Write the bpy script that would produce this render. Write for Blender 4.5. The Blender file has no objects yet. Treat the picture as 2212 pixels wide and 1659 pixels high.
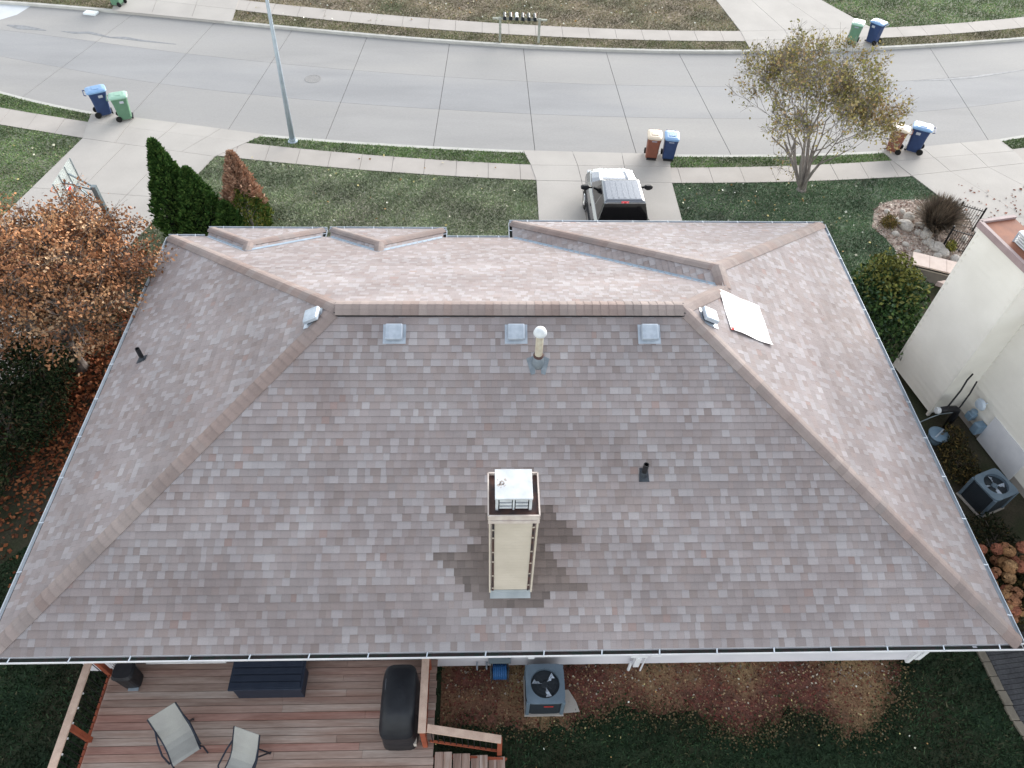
import bpy, bmesh, math, random
import numpy as np
from mathutils import Vector, Matrix

random.seed(7)
RNG = np.random.default_rng(11)
SC = bpy.context.scene
COL = SC.collection
PI = math.pi

# ------------------------------------------------------------------ camera, sky, sun, exposure
ZE = 2.65                                   # eave height of the house
CAM = Vector((0.0, -10.70, 13.182 + ZE))
PITCH, YAW, ROLL = 0.869, -0.0496, 0.0362
F = Vector((-math.sin(YAW) * math.cos(PITCH), math.cos(YAW) * math.cos(PITCH), -math.sin(PITCH)))
R = Vector((math.cos(YAW), math.sin(YAW), 0))
U = R.cross(F)
R2 = R * math.cos(ROLL) + U * math.sin(ROLL)
U2 = U * math.cos(ROLL) - R * math.sin(ROLL)
cd = bpy.data.cameras.new('camera')
cam = bpy.data.objects.new('camera', cd)
COL.objects.link(cam)
m = Matrix((R2, U2, -F)).transposed().to_4x4()
m.translation = CAM
cam.matrix_world = m
cd.sensor_width = 36
cd.lens = 36 * 1580.65 / 2212
cd.clip_start = 0.1
cd.clip_end = 3000
SC.camera = cam

SUN_EL, SUN_AZ = math.radians(12), math.radians(36)    # azimuth from +Y towards +X
w = bpy.data.worlds.new('World')
SC.world = w
w.use_nodes = True
nt = w.node_tree
sky = nt.nodes.new('ShaderNodeTexSky')
sky.sky_type = 'NISHITA'
sky.sun_disc = False
sky.sun_elevation = SUN_EL
sky.sun_rotation = SUN_AZ
sky.dust_density = 0.3
sky.ozone_density = 0.5
sky.air_density = 1.0
hs = nt.nodes.new('ShaderNodeHueSaturation')        # thin cloud veil: greyer than a clear sky
hs.inputs['Saturation'].default_value = 0.32
nt.links.new(sky.outputs[0], hs.inputs['Color'])
nt.links.new(hs.outputs[0], nt.nodes['Background'].inputs[0])
nt.nodes['Background'].inputs[1].default_value = 0.15
sl = bpy.data.lights.new('sun', 'SUN')
sl.energy = 2.0
sl.angle = math.radians(50)
sl.color = (1.0, 0.955, 0.895)
so = bpy.data.objects.new('sun', sl)
COL.objects.link(so)
sd = Vector((math.sin(SUN_AZ) * math.cos(SUN_EL), math.cos(SUN_AZ) * math.cos(SUN_EL), math.sin(SUN_EL)))
so.rotation_euler = sd.to_track_quat('Z', 'Y').to_euler()
so.location = (20, 40, 30)
SC.view_settings.view_transform = 'Standard'
SC.view_settings.look = 'None'
SC.view_settings.gamma = 1
SC.view_settings.exposure = 1.85

# ------------------------------------------------------------------ helpers
def lin(r, g, b):
    f = lambda c: (c / 255 / 12.92) if c / 255 <= 0.04045 else ((c / 255 + 0.055) / 1.055) ** 2.4
    return (f(r), f(g), f(b))

def nrm(v):
    v = Vector(v)
    return v.normalized()

MATS = {}

def mat(name, col=(.5, .5, .5), col2=None, scale=3.0, amt=1.0, rough=0.8, metal=0.0, bump=0.0, bscale=60.0,
        attr=None, fine=0.0, fscale=80.0, spec=0.3, stretch=None, trans=0.0, alpha=1.0, coat=0.0, detail=4.0, lo=.35, hi=.65,
        col3=None, scale3=0.6):
    """Principled material: two tone noise (or colour attribute) with fine grain and bump."""
    if name in MATS:
        return MATS[name]
    mt = bpy.data.materials.new(name)
    mt.use_nodes = True
    n = mt.node_tree
    b = n.nodes['Principled BSDF']
    tc = n.nodes.new('ShaderNodeTexCoord')
    src = tc.outputs['Object']
    if stretch:
        mp = n.nodes.new('ShaderNodeMapping')
        mp.inputs['Scale'].default_value = stretch
        n.links.new(src, mp.inputs[0])
        src = mp.outputs[0]
    def noise(s, d=4.0):
        t = n.nodes.new('ShaderNodeTexNoise')
        t.inputs['Scale'].default_value = s
        t.inputs['Detail'].default_value = d
        n.links.new(src, t.inputs['Vector'])
        return t.outputs[0]
    def rgb(c):
        t = n.nodes.new('ShaderNodeRGB')
        t.outputs[0].default_value = (*c, 1)
        return t.outputs[0]
    def mix(f, a, c, mode='MIX'):
        t = n.nodes.new('ShaderNodeMix')
        t.data_type = 'RGBA'
        t.blend_type = mode
        if isinstance(f, float):
            t.inputs[0].default_value = f
        else:
            n.links.new(f, t.inputs[0])
        n.links.new(a, t.inputs[6])
        n.links.new(c, t.inputs[7])
        return t.outputs[2]
    def ramp(f, l, h):
        t = n.nodes.new('ShaderNodeMapRange')
        t.inputs[1].default_value = l
        t.inputs[2].default_value = h
        n.links.new(f, t.inputs[0])
        return t.outputs[0]
    if attr:
        a = n.nodes.new('ShaderNodeAttribute')
        a.attribute_name = attr
        c = a.outputs['Color']
    else:
        c = rgb(col)
    if col2 is not None:
        f = ramp(noise(scale, detail), lo, hi)
        if attr:
            c = mix(f, c, mix(1.0, c, rgb(col2), 'MULTIPLY'))
        else:
            c = mix(f, c, rgb(col2))
    if col3 is not None:
        f = ramp(noise(scale3, 3.0), .45, .68)
        c = mix(f, c, mix(1.0, c, rgb(col3), 'MULTIPLY') if attr else rgb(col3))
    if fine > 0:
        f = ramp(noise(fscale, 2.0), .25, .75)
        k0, k1 = 1 - fine, 1 + fine
        c = mix(1.0, c, mix(f, rgb((k0, k0, k0)), rgb((k1, k1, k1))), 'MULTIPLY')
    n.links.new(c, b.inputs['Base Color'])
    b.inputs['Roughness'].default_value = rough
    b.inputs['Metallic'].default_value = metal
    b.inputs['Specular IOR Level'].default_value = spec
    b.inputs['Coat Weight'].default_value = coat
    if trans:
        b.inputs['Transmission Weight'].default_value = trans
    if alpha < 1:
        b.inputs['Alpha'].default_value = alpha
    if bump > 0:
        bp = n.nodes.new('ShaderNodeBump')
        bp.inputs['Strength'].default_value = bump
        bp.inputs['Distance'].default_value = 0.02
        n.links.new(noise(bscale, 3.0), bp.inputs['Height'])
        n.links.new(bp.outputs[0], b.inputs['Normal'])
    MATS[name] = mt
    return mt

def tag(o, label=None, cat=None, group=None, kind=None):
    if label: o['label'] = label
    if cat: o['category'] = cat
    if group: o['group'] = group
    if kind: o['kind'] = kind
    return o

def empty(name, loc=(0, 0, 0), rz=0, label=None, cat=None, group=None):
    o = bpy.data.objects.new(name, None)
    COL.objects.link(o)
    o.location = loc
    o.rotation_euler = (0, 0, rz)
    o.empty_display_size = 0.2
    return tag(o, label, cat, group)

def link(name, me, material, parent=None, loc=None, rz=None):
    o = bpy.data.objects.new(name, me)
    COL.objects.link(o)
    if material is not None and not me.materials:
        me.materials.append(material)
    if parent: o.parent = parent
    if loc: o.location = loc
    if rz is not None: o.rotation_euler = (0, 0, rz)
    return o

class MB:
    def __init__(s):
        s.v, s.f, s.c, s.sm = [], [], [], False
        s.cur = None
    def add(s, vs, fs, col=None):
        k = len(s.v)
        s.v.extend([tuple(x) for x in vs])
        s.f.extend([tuple(i + k for i in f) for f in fs])
        s.c.extend([col or s.cur or (1, 1, 1)] * len(vs))
        return s
    def box(s, c, d, rz=0, col=None, taper=1.0):
        x, y, z = d[0] / 2, d[1] / 2, d[2] / 2
        vs = []
        for sz, k in ((-z, 1), (z, taper)):
            for sx, sy in ((-x, -y), (x, -y), (x, y), (-x, y)):
                px, py = sx * k, sy * k
                vs.append((c[0] + px * math.cos(rz) - py * math.sin(rz), c[1] + px * math.sin(rz) + py * math.cos(rz), c[2] + sz))
        return s.add(vs, [(3, 2, 1, 0), (4, 5, 6, 7), (0, 1, 5, 4), (1, 2, 6, 5), (2, 3, 7, 6), (3, 0, 4, 7)], col)
    def beam(s, a, b, wd, ht, up=(0, 0, 1), col=None):
        a, b = Vector(a), Vector(b)
        d = (b - a).normalized()
        u = Vector(up)
        sx = d.cross(u)
        if sx.length < 1e-4: sx = d.cross(Vector((1, 0, 0)))
        sx.normalize()
        u = sx.cross(d)
        vs = []
        for p in (a, b):
            for i, j in ((-1, -1), (1, -1), (1, 1), (-1, 1)):
                vs.append(p + sx * (i * wd / 2) + u * (j * ht / 2))
        return s.add(vs, [(3, 2, 1, 0), (4, 5, 6, 7), (0, 1, 5, 4), (1, 2, 6, 5), (2, 3, 7, 6), (3, 0, 4, 7)], col)
    def tube(s, pts, rad, n=8, col=None, cap=True):
        pts = [Vector(p) for p in pts]
        if not isinstance(rad, (list, tuple)): rad = [rad] * len(pts)
        rings = []
        for i, p in enumerate(pts):
            d = (pts[min(i + 1, len(pts) - 1)] - pts[max(i - 1, 0)]).normalized()
            a = d.cross(Vector((0, 0, 1)))
            if a.length < .05: a = d.cross(Vector((1, 0, 0)))
            a.normalize()
            b = d.cross(a)
            rings.append([p + (a * math.cos(2 * PI * k / n) + b * math.sin(2 * PI * k / n)) * rad[i] for k in range(n)])
        vs = [v for r in rings for v in r]
        fs = []
        for i in range(len(pts) - 1):
            for k in range(n):
                fs.append((i * n + k, i * n + (k + 1) % n, (i + 1) * n + (k + 1) % n, (i + 1) * n + k))
        if cap:
            fs.append(tuple(range(n))[::-1])
            fs.append(tuple((len(pts) - 1) * n + k for k in range(n)))
        return s.add(vs, fs, col)
    def lathe(s, prof, c=(0, 0, 0), n=20, axis='z', col=None):
        vs, fs = [], []
        for r, z in prof:
            for k in range(n):
                a = 2 * PI * k / n
                x, y = r * math.cos(a), r * math.sin(a)
                p = (x, y, z) if axis == 'z' else ((z, x, y) if axis == 'x' else (x, z, y))
                vs.append((p[0] + c[0], p[1] + c[1], p[2] + c[2]))
        for i in range(len(prof) - 1):
            for k in range(n):
                fs.append((i * n + k, i * n + (k + 1) % n, (i + 1) * n + (k + 1) % n, (i + 1) * n + k))
        if prof[0][0] > 1e-5: fs.append(tuple(range(n))[::-1])
        if prof[-1][0] > 1e-5: fs.append(tuple((len(prof) - 1) * n + k for k in range(n)))
        return s.add(vs, fs, col)
    def prism(s, pts, z0, z1, col=None):
        n = len(pts)
        h0 = z0 if callable(z0) else (lambda x, y: z0)
        h1 = z1 if callable(z1) else (lambda x, y: z1)
        vs = [(x, y, h0(x, y)) for x, y in pts] + [(x, y, h1(x, y)) for x, y in pts]
        fs = [tuple(range(n))[::-1], tuple(range(n, 2 * n))]
        for i in range(n):
            j = (i + 1) % n
            fs.append((i, j, n + j, n + i))
        return s.add(vs, fs, col)
    def loft(s, rings, cap=True, col=None):
        n = len(rings[0])
        vs = [v for r in rings for v in r]
        fs = []
        for i in range(len(rings) - 1):
            for k in range(n):
                fs.append((i * n + k, i * n + (k + 1) % n, (i + 1) * n + (k + 1) % n, (i + 1) * n + k))
        if cap:
            fs.append(tuple(range(n))[::-1])
            fs.append(tuple((len(rings) - 1) * n + k for k in range(n)))
        return s.add(vs, fs, col)
    def mesh(s, name):
        me = bpy.data.meshes.new(name)
        me.from_pydata(s.v, [], s.f)
        if s.cur is not None or any(c != (1, 1, 1) for c in s.c):
            a = me.color_attributes.new('Col', 'FLOAT_COLOR', 'POINT')
            arr = np.ones((len(s.v), 4), 'f')
            arr[:, :3] = s.c
            a.data.foreach_set('color', arr.ravel())
        bm = bmesh.new()
        bm.from_mesh(me)
        bmesh.ops.recalc_face_normals(bm, faces=bm.faces)
        bm.to_mesh(me)
        bm.free()
        return me
    def build(s, name, material, parent=None, smooth=False, bevel=0, loc=None, rz=None):
        me = s.mesh(name)
        o = link(name, me, material, parent, loc, rz)
        if smooth:
            me.polygons.foreach_set('use_smooth', [True] * len(me.polygons))
        if bevel:
            md = o.modifiers.new('bevel', 'BEVEL')
            md.width = bevel
            md.segments = 2
            md.limit_method = 'ANGLE'
        return o

def np_mesh(name, V, n, cols):
    """V (M*n,3) separate n-gons, cols per n-gon (M,3)"""
    V = np.asarray(V, 'f').reshape(-1, 3)
    M = len(V) // n
    me = bpy.data.meshes.new(name)
    me.vertices.add(M * n)
    me.vertices.foreach_set('co', V.ravel())
    me.loops.add(M * n)
    me.loops.foreach_set('vertex_index', np.arange(M * n, dtype='i'))
    me.polygons.add(M)
    me.polygons.foreach_set('loop_start', np.arange(0, M * n, n, dtype='i'))
    me.update(calc_edges=True)
    a = me.color_attributes.new('Col', 'FLOAT_COLOR', 'POINT')
    arr = np.ones((M * n, 4), 'f')
    arr[:, :3] = np.repeat(np.asarray(cols, 'f'), n, axis=0)
    a.data.foreach_set('color', arr.ravel())
    return me

def rand_dirs(n):
    d = RNG.normal(size=(n, 3))
    return d / np.linalg.norm(d, axis=1, keepdims=True)

def pick(pal, n, jit=.12, weights=None):
    pal = np.array(pal, 'f')
    i = RNG.choice(len(pal), n, p=weights)
    return np.clip(pal[i] * (1 + RNG.normal(size=(n, 1)) * jit), 0.002, 1)

def leaf_mesh(name, P, size, cols, dirs=None, aspect=.55, jit=.35):
    """diamond leaves at points P"""
    P = np.asarray(P, 'f')
    n = len(P)
    a = rand_dirs(n) if dirs is None else dirs
    b = np.cross(a, rand_dirs(n))
    b /= np.linalg.norm(b, axis=1, keepdims=True) + 1e-6
    s = (size * (1 + RNG.uniform(-jit, jit, n)))[:, None]
    V = np.stack([P, P + a * s * .5 + b * s * aspect * .5, P + a * s, P + a * s * .5 - b * s * aspect * .5], 1)
    return np_mesh(name, V, 4, cols)

# ------------------------------------------------------------------ materials
M_attr = mat('roof_shingle', attr='Col', rough=.82, spec=.35, fine=.16, fscale=140, col2=(.86, .84, .84), scale=.9, col3=(.92, .90, .89), scale3=.28, bump=.25, bscale=180)
M_deck = mat('roof_felt', (.05, .045, .045), rough=.95)
M_white = mat('white_paint', (.72, .72, .74), (.62, .62, .65), scale=2, rough=.55, fine=.03)
M_siding = mat('lavender_white_siding', (.62, .60, .64), (.55, .54, .58), scale=1.5, rough=.6, fine=.03)
M_cream = mat('cream_siding', (.74, .71, .65), (.68, .65, .59), scale=1.0, rough=.65, fine=.03)
M_chim = mat('tan_chimney_siding', (.58, .515, .435), (.52, .46, .385), scale=2.5, rough=.7, fine=.04)
M_gutter = mat('gutter_metal', (.55, .60, .66), (.45, .50, .56), scale=3, rough=.45, metal=.2)
M_gutin = mat('gutter_inside', (.06, .04, .04), (.03, .05, .04), scale=12, rough=.9, fine=.3)  # dark mottled sheet along the inside of the trough
M_vent = mat('galvanised_vent', (.46, .51, .58), (.36, .41, .48), scale=7, rough=.4, metal=.35, fine=.05)
M_hood = mat('white_hood_metal', (.62, .645, .67), (.50, .52, .54), scale=5, rough=.4, fine=.03)
M_rust = mat('rusty_chase_cover', (.10, .05, .04), (.035, .03, .035), scale=6, rough=.7, fine=.1)
M_flash = mat('lead_flashing', (.22, .25, .28), (.16, .19, .22), scale=8, rough=.55, fine=.08)
M_valley = mat('valley_metal', (.27, .34, .42), (.22, .28, .35), scale=5, rough=.6, metal=.1)
M_tanmetal = mat('tan_flue_paint', (.50, .47, .38), (.42, .36, .28), scale=9, rough=.55)
M_black = mat('black_plastic', (.012, .013, .016), (.02, .02, .024), scale=9, rough=.5)
M_rubber = mat('tyre_rubber', (.012, .012, .012), rough=.85)
M_road = mat('street_concrete', (.315, .312, .315), (.272, .27, .274), scale=.5, rough=.85, fine=.07, fscale=40, col3=(.345, .335, .328), scale3=.22, stretch=(.35, 1.4, 1), bump=.1, bscale=60)
M_road2 = mat('street_concrete_edge', (.328, .318, .311), (.285, .278, .273), scale=.5, rough=.85, fine=.07, fscale=40, col3=(.365, .35, .335), scale3=.25, stretch=(.35, 1.4, 1), bump=.1, bscale=60)
M_walk = mat('walk_concrete', (.425, .39, .36), (.38, .348, .32), scale=.9, rough=.85, fine=.06, fscale=45, bump=.1, bscale=70)
M_drive = mat('drive_concrete', (.435, .408, .38), (.385, .36, .336), scale=.6, rough=.85, fine=.06, fscale=45, bump=.1, bscale=70)
M_pale = mat('pale_concrete', (.58, .60, .62), (.52, .54, .57), scale=1.2, rough=.8, fine=.05)
M_joint = mat('joint_dirt', (.16, .155, .15), (.10, .095, .09), scale=4, rough=.95)
M_kerb = mat('kerb_concrete', (.50, .49, .46), (.43, .42, .39), scale=2, rough=.85, fine=.08)
M_soil = mat('bare_soil', (.060, .050, .035), (.035, .04, .02), scale=1.2, rough=.95, fine=.3, fscale=25)
M_grass_blade = mat('grass_blades', attr='Col', rough=.7, spec=.2)
M_lawn_f = mat('lawn_turf', (.15, .185, .11), (.23, .24, .175), scale=1.3, rough=.95, fine=.35, fscale=30, col3=(.21, .20, .15), scale3=.35)
M_lawn_r = mat('lawn_turf_blue', (.08, .13, .07), (.14, .185, .12), scale=1.4, rough=.95, fine=.4, fscale=30, col3=(.09, .105, .08), scale3=.4)
M_lawn_b = mat('lawn_turf_shade', (.016, .034, .016), (.028, .046, .022), scale=1.2, rough=.95, fine=.4, fscale=30, col3=(.03, .03, .016), scale3=.6)  # darker green grass, with the backyard's shade put into its colour too
M_lawn_far = mat('lawn_turf_dormant', (.21, .18, .125), (.28, .23, .175), scale=1.0, rough=.95, fine=.3, fscale=25, col3=(.10, .12, .06), scale3=.3)
M_leafc = mat('leaves', attr='Col', rough=.8, spec=.1)
M_bark = mat('bark', (.16, .13, .11), (.09, .075, .065), scale=8, rough=.9, fine=.2, fscale=40, stretch=(1, 1, .25))
M_barkpale = mat('pale_bark', (.27, .24, .22), (.17, .15, .14), scale=8, rough=.9, fine=.2, fscale=40, stretch=(1, 1, .25))
M_mulch = mat('red_mulch', (.16, .06, .045), (.11, .055, .04), scale=5, rough=.95, fine=.5, fscale=35, col3=(.27, .18, .095), scale3=.7, bump=.5, bscale=30)
M_wood = mat('deck_wood', attr='Col', rough=.85, spec=.2, stretch=(1.2, 14, 14), col2=(.74, .69, .67), scale=1.0, fine=.12, fscale=5, col3=(.88, .76, .72), scale3=.35)
M_rail = mat('rail_wood', (.58, .43, .345), (.48, .34, .27), scale=2, rough=.8, fine=.12, fscale=30, stretch=(3, 3, 3))
M_redwood = mat('red_stained_wood', (.30, .075, .035), (.22, .055, .03), scale=4, rough=.75, fine=.15)
M_navy = mat('navy_resin', (.014, .021, .038), (.019, .027, .046), scale=5, rough=.5)
M_cover = mat('black_vinyl_cover', (.009, .010, .014), (.015, .017, .022), scale=3, rough=.5, bump=.4, bscale=9)
M_sling = mat('sling_mesh', (.33, .325, .305), (.285, .28, .265), scale=3, rough=.8, fine=.1, fscale=120)
M_frame = mat('dark_frame_metal', (.03, .035, .05), rough=.4, metal=.5)
M_ac = mat('ac_casing', (.15, .20, .25), (.12, .165, .21), scale=4, rough=.45, metal=.2)
M_acdark = mat('ac_louver', (.022, .028, .035), rough=.5)
M_acfan = mat('ac_fan_metal', (.50, .56, .64), rough=.3, metal=.3)
M_red = mat('red_badge', (.60, .05, .04), rough=.4)
M_blue = mat('blue_cart_plastic', (.026, .048, .125), (.033, .06, .15), scale=5, rough=.45)
M_bluelid = mat('blue_cart_lid', (.17, .30, .50), (.21, .35, .56), scale=5, rough=.35)
M_green = mat('green_cart_plastic', (.10, .20, .13), (.12, .23, .15), scale=5, rough=.45)
M_greenlid = mat('green_cart_lid', (.25, .42, .33), (.30, .48, .38), scale=5, rough=.35)
M_brown = mat('brown_cart_plastic', (.20, .075, .05), (.24, .09, .06), scale=5, rough=.5)
M_brownlid = mat('brown_cart_lid', (.55, .46, .36), (.62, .53, .42), scale=5, rough=.4)
M_silver = mat('silver_truck_paint', (.20, .21, .23), rough=.24, metal=1.0, coat=.3)
M_glass = mat('dark_glass', (.006, .006, .007), rough=.08, spec=.3)
M_chrome = mat('wheel_alloy', (.60, .60, .62), rough=.25, metal=.8)
M_tail = mat('red_lens', (.65, .02, .03), rough=.2)
M_galv = mat('galvanised_pole', (.42, .48, .54), (.36, .42, .48), scale=5, rough=.45, metal=.4)
M_post = mat('grey_post_wood', (.36, .37, .32), (.28, .29, .25), scale=6, rough=.85)
M_mailbox = mat('mailbox_black', (.02, .024, .028), rough=.4, metal=.3)
M_mailwhite = mat('mailbox_white', (.72, .76, .78), rough=.4)
M_tarp = mat('white_tarp', (.82, .80, .79), (.74, .73, .73), scale=6, rough=.6, fine=.03, lo=.55, hi=.75)
M_iron = mat('black_iron', (.01, .011, .013), rough=.5, metal=.3)
M_gravel = mat('river_gravel', (.47, .39, .335), (.35, .27, .23), scale=6, rough=.9, fine=.45, fscale=28, bump=.6, bscale=30)
M_rock = mat('pale_rock', (.55, .52, .48), (.40, .36, .33), scale=5, rough=.9, fine=.2, bump=.5, bscale=14)
M_clear = mat('acrylic_backboard', (.50, .60, .58), rough=.15, alpha=.22, spec=.15)
M_orange = mat('orange_rim', (.50, .16, .06), rough=.5)
M_greymetal = mat('grey_steel', (.20, .24, .26), rough=.5, metal=.4)
M_iron2 = mat('cast_iron_lid', (.30, .29, .285), (.24, .235, .23), scale=14, rough=.8, fine=.1)
M_door = mat('garage_door_panel', (.66, .65, .64), rough=.5)
M_pipe = mat('corrugated_black_pipe', (.010, .010, .012), rough=.5)
M_pinkcap = mat('pink_stone_cap', (.62, .52, .47), (.55, .45, .40), scale=3, rough=.85, fine=.08)
M_greywall = mat('grey_block', (.20, .185, .175), (.15, .14, .135), scale=3, rough=.9, fine=.1)
M_darkboard = mat('weathered_grey_board', (.075, .075, .08), (.045, .045, .05), scale=2, rough=.9, fine=.3, fscale=20, stretch=(1, 1, 1))
M_stone = mat('tan_edging_stone', (.20, .175, .14), (.15, .13, .105), scale=3, rough=.9, fine=.15)
M_petal = mat('dry_hydrangea', attr='Col', rough=.85)
M_blueplastic = mat('blue_reel_plastic', (.02, .09, .24), rough=.4)
M_slate = mat('blue_grey_plastic', (.14, .22, .30), (.20, .28, .36), scale=4, rough=.4)

# ------------------------------------------------------------------ street curves (y as a function of x)
def curve(pts, deg=4):
    p = np.array(pts)
    k = np.polyfit(p[:, 0], p[:, 1], deg)
    x0, x1 = p[:, 0].min() - 1.5, p[:, 0].max() + 1.5
    dk = np.polyder(k)
    def f(x):
        xc = min(max(x, x0), x1)
        return float(np.polyval(k, xc) + np.polyval(dk, xc) * (x - xc))
    return f

kerb_n = curve([(-20.2, 18.5), (-15.9, 17.3), (-10.05, 15.5), (-7.64, 15.27), (-2.8, 14.89), (1.54, 14.53), (6.2, 14.42), (10.6, 14.41), (15.7, 14.62), (20.85, 15.72), (22, 16.0)])
walk_nf = curve([(-19.7, 17.3), (-15.8, 16.24), (-9.4, 14.85), (1.5, 13.53), (7.07, 13.48), (15.5, 13.9), (20.6, 14.85)], 3)
walk_nn = curve([(-19.2, 16.07), (-15.6, 15.07), (-10.3, 13.95), (-8.6, 13.75), (-.94, 12.75), (1.8, 12.53), (6.8, 12.42), (16.15, 12.98)], 3)
kerb_f = curve([(-23.8, 27.1), (-18.1, 26.4), (-12.2, 25.3), (-5.5, 23.98), (1, 23.33), (7.45, 23.05), (12.67, 22.98), (18.6, 23.45), (26.2, 24.72)])
walk_fn = curve([(-12.3, 26.6), (-5.64, 25.3), (.57, 24.38), (7.6, 23.98), (12.3, 24.0), (19.2, 24.56), (26.8, 25.9)], 3)
walk_ff = curve([(-12.5, 27.75), (-5.8, 26.5), (.58, 25.5), (7.7, 25.0), (12.24, 25.0), (19.1, 25.66), (27.3, 27.07)], 3)

def ribbon(x0, x1, f0, f1, step=.8):
    n = max(2, int((x1 - x0) / step) + 1)
    xs = np.linspace(x0, x1, n)
    return [(x, f0(x)) for x in xs], [(x, f1(x)) for x in xs]

def strip(mb, x0, x1, f0, f1, z0, z1, step=.8):
    a, b = ribbon(x0, x1, f0, f1, step)
    for i in range(len(a) - 1):
        mb.add([(*a[i], z1), (*a[i + 1], z1), (*b[i + 1], z1), (*b[i], z1)], [(0, 1, 2, 3)])
    if z0 is not None:
        for q in (a, b):
            for i in range(len(q) - 1):
                mb.add([(*q[i], z0), (*q[i + 1], z0), (*q[i + 1], z1), (*q[i], z1)], [(0, 1, 2, 3)])
        for i in (0, -1):
            mb.add([(*a[i], z0), (*b[i], z0), (*b[i], z1), (*a[i], z1)], [(0, 1, 2, 3)])
    return mb

def structure(name, mb, m, **k):
    return tag(mb.build(name, m, **k), kind='structure')

# ground to the horizon
structure('ground', MB().add([(-900, -900, -.30), (900, -900, -.30), (900, 900, -.30), (-900, 900, -.30)], [(0, 1, 2, 3)]), M_lawn_far)
XA, XB = -60, 60
# near yard soil sheet (carries lawns, beds and walks) and far yard sheet
structure('yard', strip(MB(), XA, XB, lambda x: -60, lambda x: kerb_n(x) - .02, -.29, -.012, 2), M_soil)
structure('yard_across_street', strip(MB(), XA, XB, lambda x: kerb_f(x) + .02, lambda x: 90, -.29, -.012, 2), M_lawn_far)

# ---- street: dirt bed, slabs with open joints, kerbs
ROADZ = -.11
road = structure('street', strip(MB(), XA, XB, lambda x: kerb_n(x) - .01, lambda x: kerb_f(x) + .01, None, ROADZ - .022, 1), M_joint)
near_j = [-25.5, -19.3, -14.5, -10.35, -6.4, -2.15, 1.83, 5.8, 9.55, 14.6, 20.4, 26]
far_j = [-28.2, -17.2, -13.1, -9.3, -5.7, -1.8, 1.65, 5.5, 8.9, 14.0, 21.2, 27.5]
for q in range(3):
    near_j = [near_j[0] - 5] + near_j + [near_j[-1] + 5]
    far_j = [far_j[0] - 5] + far_j + [far_j[-1] + 5]
def road_pt(xn, xf, t):
    yn, yf = kerb_n(xn), kerb_f(xf)
    return (xn + (xf - xn) * t, yn + (yf - yn) * t)
fr = [0, .335, .645, 1]
for i in range(len(near_j) - 1):
    for k in range(3):
        t0, t1 = fr[k], fr[k + 1]
        g = .011
        n0, n1, f0, f1 = near_j[i] + g, near_j[i + 1] - g, far_j[i] + g, far_j[i + 1] - g
        gt = .0007
        N = 5
        bot = [road_pt(n0 + (n1 - n0) * u / N, f0 + (f1 - f0) * u / N, t0 + (gt if k else 0)) for u in range(N + 1)]
        top = [road_pt(n0 + (n1 - n0) * u / N, f0 + (f1 - f0) * u / N, t1 - (gt if k < 2 else 0)) for u in range(N + 1)]
        MB().prism(bot + top[::-1], ROADZ - .02, ROADZ + RNG.uniform(-.001, .001)).build('slab', M_road if k == 1 else M_road2, road)
for nm, f, sg in (('kerb', kerb_n, -1), ('kerb', kerb_f, 1)):
    a = (lambda x, f=f, sg=sg: f(x) + sg * .005)
    b = (lambda x, f=f, sg=sg: f(x) + sg * .17)
    structure(nm, strip(MB(), XA, XB, a if sg > 0 else b, b if sg > 0 else a, -.28, .008, .8), M_kerb)
# pale new concrete at the corner beyond the far left
structure('street_patch', MB().prism([(-26.2, 22.6), (-24.55, 24.0), (-22.6, 26.0), (-22.2, 27.4), (-30, 29), (-34, 24)], ROADZ - .02, ROADZ + .006), M_pale)

# ---- walks made of slabs
def slab_walk(name, x0, x1, step, fa, fb, skips, m, z=.03):
    base = structure(name, MB().add([(0, 0, -.2), (.01, 0, -.2), (0, .01, -.2)], [(0, 1, 2)]), M_joint)
    bm = MB()
    x = x0
    while x < x1:
        xe = min(x + step, x1)
        a, b = x + .007, xe - .007
        c = (x + xe) / 2
        if not any(s0 < c < s1 for s0, s1 in skips):
            for s0, s1 in skips:
                if a < s0 < b: b = s0 - .01
                if a < s1 < b: a = s1 + .01
            if b - a > .15:
                bm.add([(a - .01, fa(a) + .005, .004), (b + .01, fa(b) + .005, .004), (b + .01, fb(b) - .005, .004), (a - .01, fb(a) - .005, .004)], [(0, 1, 2, 3)])
                MB().prism([(a, fa(a)), (b, fa(b)), (b, fb(b)), (a, fb(a))], .001, z + RNG.uniform(-.003, .003)).build('slab', m, base)
        x = xe
    base.data = bm.mesh(name)
    base.data.materials.append(M_joint)
    return base
DRV_L = (-15.0, -10.6)
slab_walk('sidewalk', -30, 33.6, 1.2, walk_nn, walk_nf, [DRV_L, (2.3, 6.3), (16.6, 20.5)], M_walk, .025)
slab_walk('sidewalk_across_street', -31, 35, 1.28, walk_fn, walk_ff, [(-17.6, -12.9), (12.9, 18.2)], M_walk, .025)

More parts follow.
